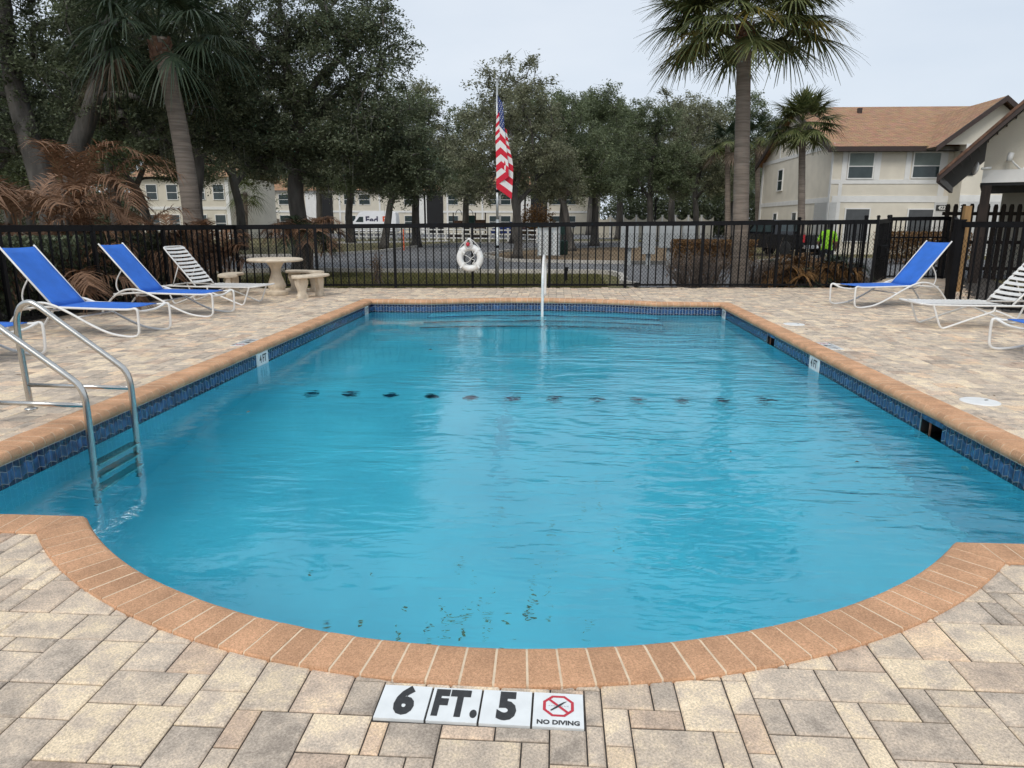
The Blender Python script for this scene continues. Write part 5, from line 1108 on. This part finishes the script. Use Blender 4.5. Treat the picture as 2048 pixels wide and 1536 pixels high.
for dx in (-.07, .07):
    for dz in (-.07, .07): MB().box((dx, -.017, dz), (.08, .004, .05)).build('unit_number', M['ink'], s_)

# ---- pool house with deep rake, just right of the gate passage
SX, SY, SE = 9.15, 18.0, 2.36; slope = 1.045
PR = radians(-30)
P = empty('pool_house', (SX, SY, GZ), PR, 'open pool house with brown gable roof at the right edge', 'pool house'); org = np.array((SX, SY, GZ)); xr = SX + 4.2; zr = SE + slope * 4.2
mb = MB()
mb.v = [tuple(np.array(v) - org) for v in [(SX, SY - .5, SE + .2), (xr, SY - .5, zr + .2), (xr, SY + 6.5, zr + .2), (SX, SY + 6.5, SE + .2), (SX, SY - .5, SE + .14), (xr, SY - .5, zr + .14), (xr, SY + 6.5, zr + .14), (SX, SY + 6.5, SE + .14), (2 * xr - SX, SY - .5, SE + .2), (2 * xr - SX, SY + 6.5, SE + .2)]]
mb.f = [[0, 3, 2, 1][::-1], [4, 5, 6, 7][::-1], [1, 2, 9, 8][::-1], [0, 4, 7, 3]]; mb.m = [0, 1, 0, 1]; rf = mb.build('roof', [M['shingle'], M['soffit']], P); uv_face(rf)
sp = MB()
for k in range(26):
    t0 = k / 26; x0 = SX + .05 + 4.1 * t0; sp.box((x0 - SX, .35, SE + slope * 4.1 * t0 + .12 - GZ), (.012, 1.7, .03), ry=-atan2(slope, 1))
o = sp.build('soffit_ribs', M['fascia'], P); o['kind'] = 'stuff'
slab('rake_board', [(SX - .02, SY - .52, SE + .22), (xr, SY - .52, zr + .22)], .20, M['fascia'], P, org); slab('rake_board', [(SX - .02, SY - .545, SE + .23), (xr, SY - .545, zr + .23)], .09, M['boot'], P, org); slab('eave_board', [(SX - .02, SY - .5, SE + .2), (SX - .02, SY + 6.5, SE + .2)], .2, M['fascia'], P, org)
mb = MB(); gx0 = SX + .82; mb.v = [tuple(np.array(v) - org) for v in [(gx0, SY + .6, SE), (xr + 3, SY + .6, SE), (xr + 3, SY + .6, zr), (xr, SY + .6, zr + .1), (gx0, SY + .6, SE + slope * .82 + .1)]]; mb.f = [[0, 1, 2, 3, 4]]; mb.m = [0]; mb.build('gable_wall', M['stucco'], P)
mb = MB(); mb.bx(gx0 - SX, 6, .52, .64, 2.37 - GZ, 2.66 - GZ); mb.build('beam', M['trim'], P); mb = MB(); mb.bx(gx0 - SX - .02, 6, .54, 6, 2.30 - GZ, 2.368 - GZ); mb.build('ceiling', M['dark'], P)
mb = MB(); mb.bx(gx0 + .02 - SX, gx0 + .22 - SX, .53, .73, 0, 2.31 - GZ); mb.build('post', M['darkwood'], P)
mb = MB(); mb.bx(gx0 + .5 - SX, gx0 + 1.75 - SX, 5.5, 5.6, 0, 2.3 - GZ); mb.build('back_wall', M['stucco'], P)
def PL(x, y, z): return (SX + x * cos(PR) - y * sin(PR), SY + x * sin(PR) + y * cos(PR), z)
r = empty('floodlight', PL(.72, .25, 2.68), PR, 'white round dish floodlight under the pool house rake', 'floodlight')
o = MB().lathe([(.004, 0), (.10, .01), (.15, .045), (.155, .06), (.10, .075), (.004, .08)], 24).build('dish', M['plastic'], r, True); o.rotation_euler = (0, -1.45, .3); MB().tube([(.07, .02, 0), (.25, .1, .02)], .03, 10).build('bracket', M['plastic'], r, True)
r = empty('security_camera', PL(1.42, .42, 2.72), PR, 'white bullet camera on an arm at the pool house beam', 'camera')
MB().tube([(-.12, -.05, .12), (-.10, -.03, .30)], .06, 12).build('housing', M['plastic'], r, True); MB().tube(spline([(-.1, -.02, .16), (.02, .05, .04), (.16, .15, -.08), (.18, .2, -.02)], 4), .022, 8).build('arm', M['plastic'], r, True)
# ---- dark wooden picket fence beside the pool house and its new post
r = empty('wooden_fence', (10.4, 19.9, GZ), 0, 'dark stained wooden picket fence inside the pool house', 'fence')
pm = MB(); prof_ = [(-.058, 0), (.058, 0), (.058, 1.93), (.035, 2.0), (-.035, 2.0), (-.058, 1.93)]
pm.v = [(x, -.01, z) for x, z in prof_] + [(x, .01, z) for x, z in prof_]; pm.f = [[0, 1, 2, 3, 4, 5], [11, 10, 9, 8, 7, 6]] + [[i, i + 6, (i + 1) % 6 + 6, (i + 1) % 6][::-1] for i in range(6)]; pm.m = [0] * 8; pme = pm.mesh('picket', M['darkwood'])
for k in range(22): link('picket', pme, r, (k * .205, random.uniform(-.004, .004), random.uniform(-.01, .01)))
for z in (.3, 1.0, 1.75): MB().box((2.2, .035, z), (4.6, .04, .09)).build('rail', M['darkwood'], r)
mb = MB(); mb.box((0, 0, .92), (.13, .10, 1.86)); o = mb.build('wooden_post', M['wood'], loc=(8.55, 15.6, GZ)); tag(o, 'new light brown wooden post beside the gate passage', 'post')

# ---- far apartment block behind the trees
FYb = 95.; FX0 = -38.3; FXn = 5.6
Fb = empty('apartment_block', (FX0, FYb, GZ), 0, 'long cream two storey apartment block far behind the drive', 'apartment block')
def fb(name, x0, x1, z0, z1, m, d=.06, parent=Fb): mb = MB(); mb.bx(x0 - FX0, x1 - FX0, -d, .0 if d < 1 else 10, z0, z1); return mb.build(name, m, parent)
mb = MB(); mb.bx(0, FXn - FX0, .01, 10, 0, 5.75); mb.build('wall', M['cream'], Fb)
mb = MB(); Lf = FXn - FX0
for (x0, x1) in ((-.5, 8.5), (8.5, 23), (23, 37), (37, Lf + .5)):
    zt = 8.2 if int(x0) % 2 else 8.0
    mb.face([(x0, -.5, 5.6), (x1, -.5, 5.6), (x1, 5, zt), (x0, 5, zt)]); mb.face([(x0, 5, zt), (x1, 5, zt), (x1, 10.5, 5.6), (x0, 10.5, 5.6)])
rf = mb.build('roof', M['shingle'], Fb); uv_face(rf)
for z0, z1 in ((2.75, 3.0), (5.4, 5.62)): fb('band', FX0, FXn, z0, z1, M['trim'])
for px in (650, 870, 1078):
    x = at(px, 420, FYb)[0]; fb('stairwell', x - 1.1, x + 1.1, 0, 5.3, M['dark'], .08); fb('siding_panel', x - 2.6, x - 1.1, 0, 5.4, M['trim'], .07)  # stair openings are flat slabs on the wall, their shade painted near-black
for px in (570, 700, 730, 820, 905, 940, 990, 1010, 1110, 1140): 
    x = at(px, 420, FYb)[0]; window(Fb, (x - FX0, 0, 4.45), 1.5, 1.3, (1, 0), (0, -1, 0), None); window(Fb, (x - FX0, 0, 1.6), 1.5, 1.5, (1, 0), (0, -1, 0), None)
for px in (600, 680, 760, 850, 895, 965, 1050, 1095): x = at(px, 420, FYb)[0]; fb('pilaster', x - .12, x + .12, 0, 5.4, M['trim'], .07)
# ---- left apartment block
Lb = empty('apartment_block', (-36, 60, GZ), 0, 'cream apartment block on the left behind the dead palms', 'apartment block')
mb = MB(); mb.bx(0, 8.0, 0, 10, 0, 5.3); mb.build('wall', M['cream'], Lb)
mb = MB(); mb.face([(-.5, -.5, 5.2), (8.5, -.5, 5.2), (8.5, 5, 7.4), (-.5, 5, 7.4)]); mb.face([(-.5, 5, 7.4), (8.5, 5, 7.4), (8.5, 10.5, 5.2), (-.5, 10.5, 5.2)]); rf = mb.build('roof', M['shingle'], Lb); uv_face(rf)
for x in (5.4, 7.1, 3.0, 1.2): window(Lb, (x, 0, 3.95), .95, 1.25, (1, 0), (0, -1, 0), None); window(Lb, (x, 0, 1.4), .95, 1.35, (1, 0), (0, -1, 0), None)
mb = MB(); mb.bx(0, 8, -.05, 0, 2.5, 2.75); mb.build('band', M['trim'], Lb); mb = MB(); mb.bx(7.7, 8, -.06, 0, 0, 5.2); mb.build('corner_board', M['trim'], Lb)
# more of the complex seen low at the far left
Lc = empty('apartment_block', (-62, 72, GZ), 0, 'cream apartment block glimpsed through the dead palms at the far left', 'apartment block')
mb = MB(); mb.bx(0, 18, 0, 8, 0, 3.2); mb.build('wall', M['cream'], Lc); mb = MB(); mb.face([(-.5, -.5, 3.1), (18.5, -.5, 3.1), (18.5, 4, 4.6), (-.5, 4, 4.6)]); rf = mb.build('roof', M['shingle'], Lc); uv_face(rf)

# ---- scalloped cream wall, white rail fence, wooden screen
r = empty('vinyl_fence', (at(1195, 440, 70)[0], 70, GZ), 0, 'cream scalloped vinyl privacy fence behind the island trees', 'fence'); w_ = (at(1310, 440, 70)[0] - at(1195, 440, 70)[0]) / 4
for k in range(9):
    x = k * w_ * .9; mb = MB(); N = 8; pts = [(x + .08 + (w_ * .9 - .16) * i / N, 1.75 + .35 * (2 * i / N - 1) ** 2) for i in range(N + 1)]
    for (a, b) in zip(pts[:-1], pts[1:]): mb.face([(a[0], 0, .05), (b[0], 0, .05), (b[0], 0, b[1]), (a[0], 0, a[1])]); mb.face([(a[0], 0, a[1]), (b[0], 0, b[1]), (b[0], .06, b[1]), (a[0], .06, a[1])])
    mb.build('panel', M['cream'], r); mb = MB(); mb.box((x, .03, 1.1), (.15, .15, 2.2)); mb.box((x, .03, 2.22), (.2, .2, .06)); mb.build('post', M['trim'], r)
xa, xb = at(690, 470, 62)[0], at(1135, 470, 52)[0]; n_ = 26
r = empty('rail_fence', (xa, 62, GZ), 0, 'low white rail fence in front of the distant parking lot', 'fence')
for k in range(n_ + 1): mb = MB(); mb.box((0, 0, .5), (.13, .13, 1.05)); mb.box((0, 0, 1.04), (.17, .17, .05)); mb.build('post', M['trim'], r, loc=((xb - xa) * k / n_, -10. * k / n_, 0))
for z in (.25, .58, .9): mb = MB(); mb.tube([(0, 0, z), (xb - xa, -10., z)], .055, 4); mb.build('rail', M['trim'], r)
r = empty('board_fence', (at(470, 450, 75)[0], 75, GZ), 0, 'weathered board fence left of the far apartment block', 'fence')
for k in range(16): MB().box((k * .32, 0, .9), (.29, .03, 1.8 + .03 * (k % 3))).build('board', M['twig'], r)

# ================================================================== VEHICLES
def wheel(parent, x, y, z, R_, w, name='wheel'):
    o = MB().lathe([(R_ * .55, -w / 2), (R_ * .93, -w / 2), (R_, -w * .35), (R_, w * .35), (R_ * .93, w / 2), (R_ * .55, w / 2)], 24).build(name, M['tyre'], parent, True, (x, y, z)); o.rotation_euler = (pi / 2, 0, 0)
    MB().lathe([(.001, -w * .46), (R_ * .2, -w * .5), (R_ * .58, -w * .40), (R_ * .58, w * .40), (R_ * .2, w * .5), (.001, w * .46)], 16).build('rim', M['chrome'], o, True); return o
def hull(name, prof, half, parent, m, taper=None, smooth=35):
    """side profile (x,z) swept across the width, taper(z) narrows the upper body"""
    mb = MB(); n = len(prof); ys = (-1, -.96, .96, 1); tp = taper or (lambda x, z: 1)
    for q, yy in enumerate(ys):
        for (x, z) in prof:
            s = .985 if abs(yy) == 1 else 1; cx_ = sum(p[0] for p in prof) / n; cz_ = sum(p[1] for p in prof) / n; mb.v.append((cx_ + (x - cx_) * s, yy * half * tp(x, z), cz_ + (z - cz_) * s))
    for q in range(3):
        for j in range(n): j2 = (j + 1) % n; mb.f.append([q * n + j, (q + 1) * n + j, (q + 1) * n + j2, q * n + j2]); mb.m.append(0)
    mb.f += [list(range(n)), [3 * n + j for j in range(n)][::-1]]; mb.m += [0, 0]
    me = mb.mesh(name, m); me.validate(); sm(me, smooth); return link(name, me, parent)
# white delivery van, nose to the left (local x forward)
van = empty('delivery_van', (at(748, 460, 85)[0], 85, GZ), pi, 'white delivery van with purple and orange lettering parked by the far apartments', 'van')
vt = lambda x, z: 1 - .10 * max(0, (z - 1.1) / 1.6)
hull('body', [(-2.95, .42), (-2.95, 2.2), (-2.85, 2.62), (-2.5, 2.72), (1.0, 2.72), (1.55, 2.55), (2.15, 1.62), (2.85, 1.32), (3.0, 1.05), (3.02, .42)], .98, van, M['vanwhite'], vt)
wdw = MB(); 
for sg in (-1, 1):
    q = lambda x, z: (x, sg * (.98 * vt(x, z) + .006), z)
    o = MB().face([q(1.95, 1.50), q(1.0, 1.50), q(1.0, 2.12), q(1.48, 2.12)]).build('side_window', M['glass'], van)
o = MB().face([(2.19, -.80, 1.60), (2.19, .80, 1.60), (1.62, .72, 2.46), (1.62, -.72, 2.46)]).build('windscreen', M['glass'], van)
text_mesh('Fed', 1.12, M['purple'], 'lettering', .95, .03, .004, van, (-.02, .945, 1.72), (pi / 2 + .06, 0, pi)); text_mesh('Ex', 1.12, M['orange'], 'lettering', .95, .03, .004, van, (-1.82, .945, 1.72), (pi / 2 + .06, 0, pi))
for x in (1.95, -1.85):
    for sg in (-.84, .84): wheel(van, x, sg, .36, .36, .24)
MB().box((0, 0, .42), (5.7, 1.86, .14)).build('sill', M['tyre'], van); MB().box((3.0, 0, .62), (.1, 1.8, .3)).build('bumper', M['tyre'], van)
# black pickup, seen from its rear left corner
tk = empty('pickup_truck', (10.2, 33.6, GZ), radians(112), 'black pickup truck parked outside the fence near the gate', 'pickup truck'); tk.scale = (.92, .92, .92)
tt = lambda x, z: 1 - .16 * max(0, (z - 1.05) / .75)
hull('body', [(-2.75, .55), (-2.78, 1.08), (-.75, 1.10), (-.72, 1.10), (1.0, 1.12), (2.45, 1.06), (2.72, .9), (2.75, .5), (2.0, .42), (-2.0, .42)], .97, tk, M['blackcar'], None)
hull('cab', [(-.85, 1.06), (-.72, 1.66), (-.55, 1.78), (.65, 1.79), (.85, 1.72), (1.55, 1.10)], .93, tk, M['blackcar'], tt)
MB().face([(-.815, -.66, 1.22), (-.745, -.62, 1.62), (-.745, .62, 1.62), (-.815, .66, 1.22)]).build('rear_window', M['glass'], tk)
for sg in (-1, 1):
    q = lambda x, z: (x, sg * (.93 * tt(x, z) + .008), z)
    MB().face([q(-.68, 1.2), q(.05, 1.2), q(.05, 1.64), q(-.56, 1.64)]).build('side_window', M['glass'], tk); MB().face([q(.12, 1.2), q(1.15, 1.2), q(.72, 1.64), q(.12, 1.64)]).build('side_window', M['glass'], tk)
    MB().box((-2.765, sg * .86, .93), (.06, .17, .36)).build('tail_lamp', M['redlight'], tk); MB().box((1.05, sg * 1.06, 1.2), (.12, .2, .16)).build('mirror', M['blackcar'], tk)
MB().box((-2.79, 0, .84), (.03, 1.4, .46)).build('tailgate', M['blackcar'], tk); MB().box((-2.81, 0, .98), (.02, .22, .06)).build('tailgate_handle', M['chrome'], tk); MB().box((-2.84, 0, .55), (.14, 1.7, .16)).build('bumper', M['chrome'], tk); MB().box((-2.92, 0, .60), (.01, .32, .16)).build('number_plate', M['signwhite'], tk)
for x in (1.75, -1.75):
    for sg in (-.88, .88): wheel(tk, x, sg, .40, .40, .27)
# blue car seen over the rail fence
bc = empty('parked_car', (at(1022, 445, 78)[0], 78, GZ), pi, 'blue car parked far behind the flagpole', 'car')
hull('body', [(-2.2, .35), (-2.25, .85), (-1.9, 1.0), (1.0, 1.0), (2.0, .85), (2.15, .6), (2.1, .3)], .88, bc, M['bluecar']); hull('cabin', [(-1.7, .98), (-1.3, 1.5), (.2, 1.52), (1.05, .98)], .8, bc, M['glass'], lambda x, z: 1 - .2 * max(0, z - 1)); hull('roof', [(-1.32, 1.49), (-1.1, 1.56), (.1, 1.57), (.25, 1.5)], .7, bc, M['bluecar'])
for x in (1.35, -1.35):
    for sg in (-.8, .8): wheel(bc, x, sg, .32, .32, .2)
# dark car behind the left fence
dc = empty('parked_car', (-13.2, 13.0, GZ), radians(70), 'dark car glimpsed through the left fence', 'car')
hull('body', [(-2.2, .35), (-2.25, .85), (-1.9, 1.0), (1.0, 1.0), (2.0, .85), (2.15, .6), (2.1, .3)], .88, dc, M['blackcar']); hull('cabin', [(-1.7, .98), (-1.3, 1.45), (.2, 1.47), (1.05, .98)], .8, dc, M['glass'], lambda x, z: 1 - .2 * max(0, z - 1))
for x in (1.35, -1.35):
    for sg in (-.8, .8): wheel(dc, x, sg, .32, .32, .2)

# ================================================================== STREET FURNITURE
for k, (px, w, h, z0, lab) in enumerate(((1258, .62, .78, .62, 'grey cluster mailbox, leftmost of the row on the island'), (1297, .46, 1.0, .40, 'grey parcel locker between the wide mailboxes, set lower than its neighbours'), (1338, .74, .78, .62, 'wide grey cluster mailbox in the middle of the island row'), (1375, .44, .55, .85, 'small grey mailbox at the right end of the row by the hedge'))):
    Y = 25.7 if k < 3 else 26.3; r = empty('cluster_mailbox', (at(px, 500, Y)[0], Y, GZ), -.1, lab, 'mailbox', 'grey mailboxes on the island')
    MB().box((0, 0, z0 + h / 2), (w, .42, h)).box((0, 0, z0 + h + .02), (w + .05, .46, .04)).build('cabinet', M['mailbox'], r); MB().box((0, 0, z0 / 2), (.17, .17, z0)).build('pedestal', M['mailbox'], r)
    nx_, nz_ = (3, 4) if w > .5 else (1, 3)
    for i in range(nx_):
        for j in range(nz_): MB().box((-w / 2 + (i + .5) * w / nx_, -.214, z0 + (j + .5) * h / nz_), (w / nx_ - .025, .012, h / nz_ - .025)).build('door', M['mailbox'], r)
r = empty('waste_station', (at(1127, 500, 33.5)[0], 33.5, GZ), 0, 'dark green bin on a post beside the notice board', 'waste bin')
MB().lathe([(.18, .02), (.20, .05), (.21, .62), (.22, .64), (.19, .67)], 18).build('bin', M['green'], r, True); MB().tube([(-.05, .25, 0), (-.05, .25, 1.5)], .03, 8).build('post', M['green'], r); MB().box((-.05, .2, 1.15), (.28, .12, .42)).build('bag_box', M['green'], r)
# playground
r = empty('playground', (at(940, 460, 64)[0], 64, GZ), 0, 'brown and green playground climber behind the rail fence', 'playground')
for x in (-1.5, -.55, .5, 1.4): MB().tube([(x, 0, 0), (x, 0, 2.35)], .055, 8).build('post', M['fascia'], r)
MB().box((0, .1, .9), (3., .9, .08)).build('platform', M['fascia'], r); MB().box((-.02, -.03, 1.55), (.92, .05, 1.1)).build('panel', M['green'], r); MB().box((.95, -.03, 1.35), (.8, .05, .75)).build('panel', M['boot'], r); MB().box((-1.02, -.03, 1.35), (.8, .05, .6)).build('panel', M['boot'], r)
for x in (-1.0, 0.): MB().tube([(x + .28 * cos(a), 0, 2.1 + .5 * sin(a)) for a in np.linspace(0, pi, 12)], .03, 6).build('hoop', M['green'], r)
MB().box((0, -.3, .35), (3.6, .15, .35)).build('border', M['fascia'], r)
for px, lab in ((838, 'orange stake in the verge near the slender oak'),):
    o = MB().box((0, 0, .55), (.05, .05, 1.1)).box((.0, 0, 1.1), (.06, .06, .04)).build('marker_stake', M['orange'], loc=(at(808, 495, 38)[0], 38, GZ)); tag(o, 'orange marker stake in the grass verge beyond the drive', 'stake')
o = MB().box((0, 0, .16), (.07, .05, .32)).box((0, 0, .36), (.10, .07, .1)).build('garden_light', M['black'], loc=(at(1132, 560, 17.6)[0], 17.6, GZ)); tag(o, 'short black spotlight stake in the lawn strip outside the fence', 'garden light')
o = MB().tube([(0, 0, 0), (0, 0, 3.4)], .06, 8).box((0, -.2, 3.4), (.16, .5, .12)).box((0, -.05, 2.6), (.22, .16, .3)).build('lamp_post', M['black'], loc=(at(1309, 460, 58)[0], 58, GZ)); tag(o, 'black lamp post behind the mailboxes', 'lamp post')

# ================================================================== PERSON in a lime work shirt
def person(x, y, rz, label):
    root = empty('person', (x, y, GZ), rz, label, 'person'); V = {}
    J = [('pelvis', 0, 0, .80, .125, .10), ('belly', 0, .0, .95, .13, .105), ('chest', 0, -.02, 1.14, .155, .115), ('neck0', 0, -.05, 1.29, .075, .07), ('neck', 0, -.075, 1.345, .05, .05), ('head', 0, -.10, 1.43, .072, .085), ('crown', 0, -.11, 1.53, .05, .06)]
    E = [(i, i + 1) for i in range(6)]; vs = [(j[1], j[2], j[3]) for j in J]; rd = [(j[4], j[5]) for j in J]
    for s in (-1, 1):
        k = len(vs); vs += [(s * .17, -.04, 1.22), (s * .235, .0, .99), (s * .20, -.16, .80), (s * .18, -.22, .73)]; rd += [(.06, .06), (.045, .045), (.036, .036), (.03, .02)]; E += [(2, k), (k, k + 1), (k + 1, k + 2), (k + 2, k + 3)]
        k2 = len(vs); vs += [(s * .09, 0, .74), (s * .10, -.03, .42), (s * .11, .03, .08), (s * .12, -.10, .03)]; rd += [(.085, .085), (.06, .06), (.045, .045), (.045, .03)]; E += [(0, k2), (k2, k2 + 1), (k2 + 1, k2 + 2), (k2 + 2, k2 + 3)]
    me = bpy.data.meshes.new('body'); me.from_pydata(vs, E, []); o = link('body', me, root); md = o.modifiers.new('skin', 'SKIN'); 
    for i, q in enumerate(rd): me.skin_vertices[0].data[i].radius = q
    me.skin_vertices[0].data[0].use_root = True; o.modifiers.new('sub', 'SUBSURF').levels = 2; o.modifiers['sub'].render_levels = 2
    bpy.context.view_layer.update(); ev = bpy.data.meshes.new_from_object(o.evaluated_get(bpy.context.evaluated_depsgraph_get())); bpy.data.objects.remove(o)
    for m in ('lime', 'trouser', 'skin', 'hair'): ev.materials.append(M[m])
    for p in ev.polygons:
        c = p.center; arm = abs(c.x) > .165 and c.z < 1.0
        p.material_index = 1 if c.z < .78 and not arm else (2 if arm else (0 if c.z < 1.31 else (3 if (c.z > 1.47 or c.y > -.09) else 2))); p.use_smooth = True
    link('body', ev, root)
    return root
person(at(1655, 480, 20.3)[0], 20.3, 2.6, 'person in a lime green work shirt standing behind the bush near the gate')

# ------------------------------------------------------------------ dry leaves blown onto the deck
V = []
def dry(x, y, z):
    a = random.uniform(0, 2 * pi); l, w = random.uniform(.014, .03), random.uniform(.006, .012); ca, sa = cos(a), sin(a); V.append([(x - ca * l, y - sa * l, z + .002), (x + sa * w, y - ca * w, z + random.uniform(.002, .012)), (x + ca * l, y + sa * l, z + .004), (x - sa * w, y + ca * w, z + random.uniform(.002, .01))])
for _ in range(260):
    x = random.uniform(-6.8, 7.); y = FY(x) - .05 - abs(random.gauss(0, .16)); dry(x, y, 0)
for _ in range(160):
    y = random.uniform(5, 14.8); dry(LFX(y) + .1 + abs(random.gauss(0, .25)), y, 0)
for _ in range(70):
    x, y = random.uniform(-7, 7), random.uniform(3.5, 14.5)
    if x < -3.8 or x > 3.3: dry(x, y, 0)
for _ in range(14): dry(random.uniform(-3, 2.6), random.uniform(4, 11.5), ZW)
o = np_quads('fallen_leaves', np.array(V), M['rust']); tag(o, 'scattered dry leaves along the fence foot and on the deck', 'leaves', kind='stuff')
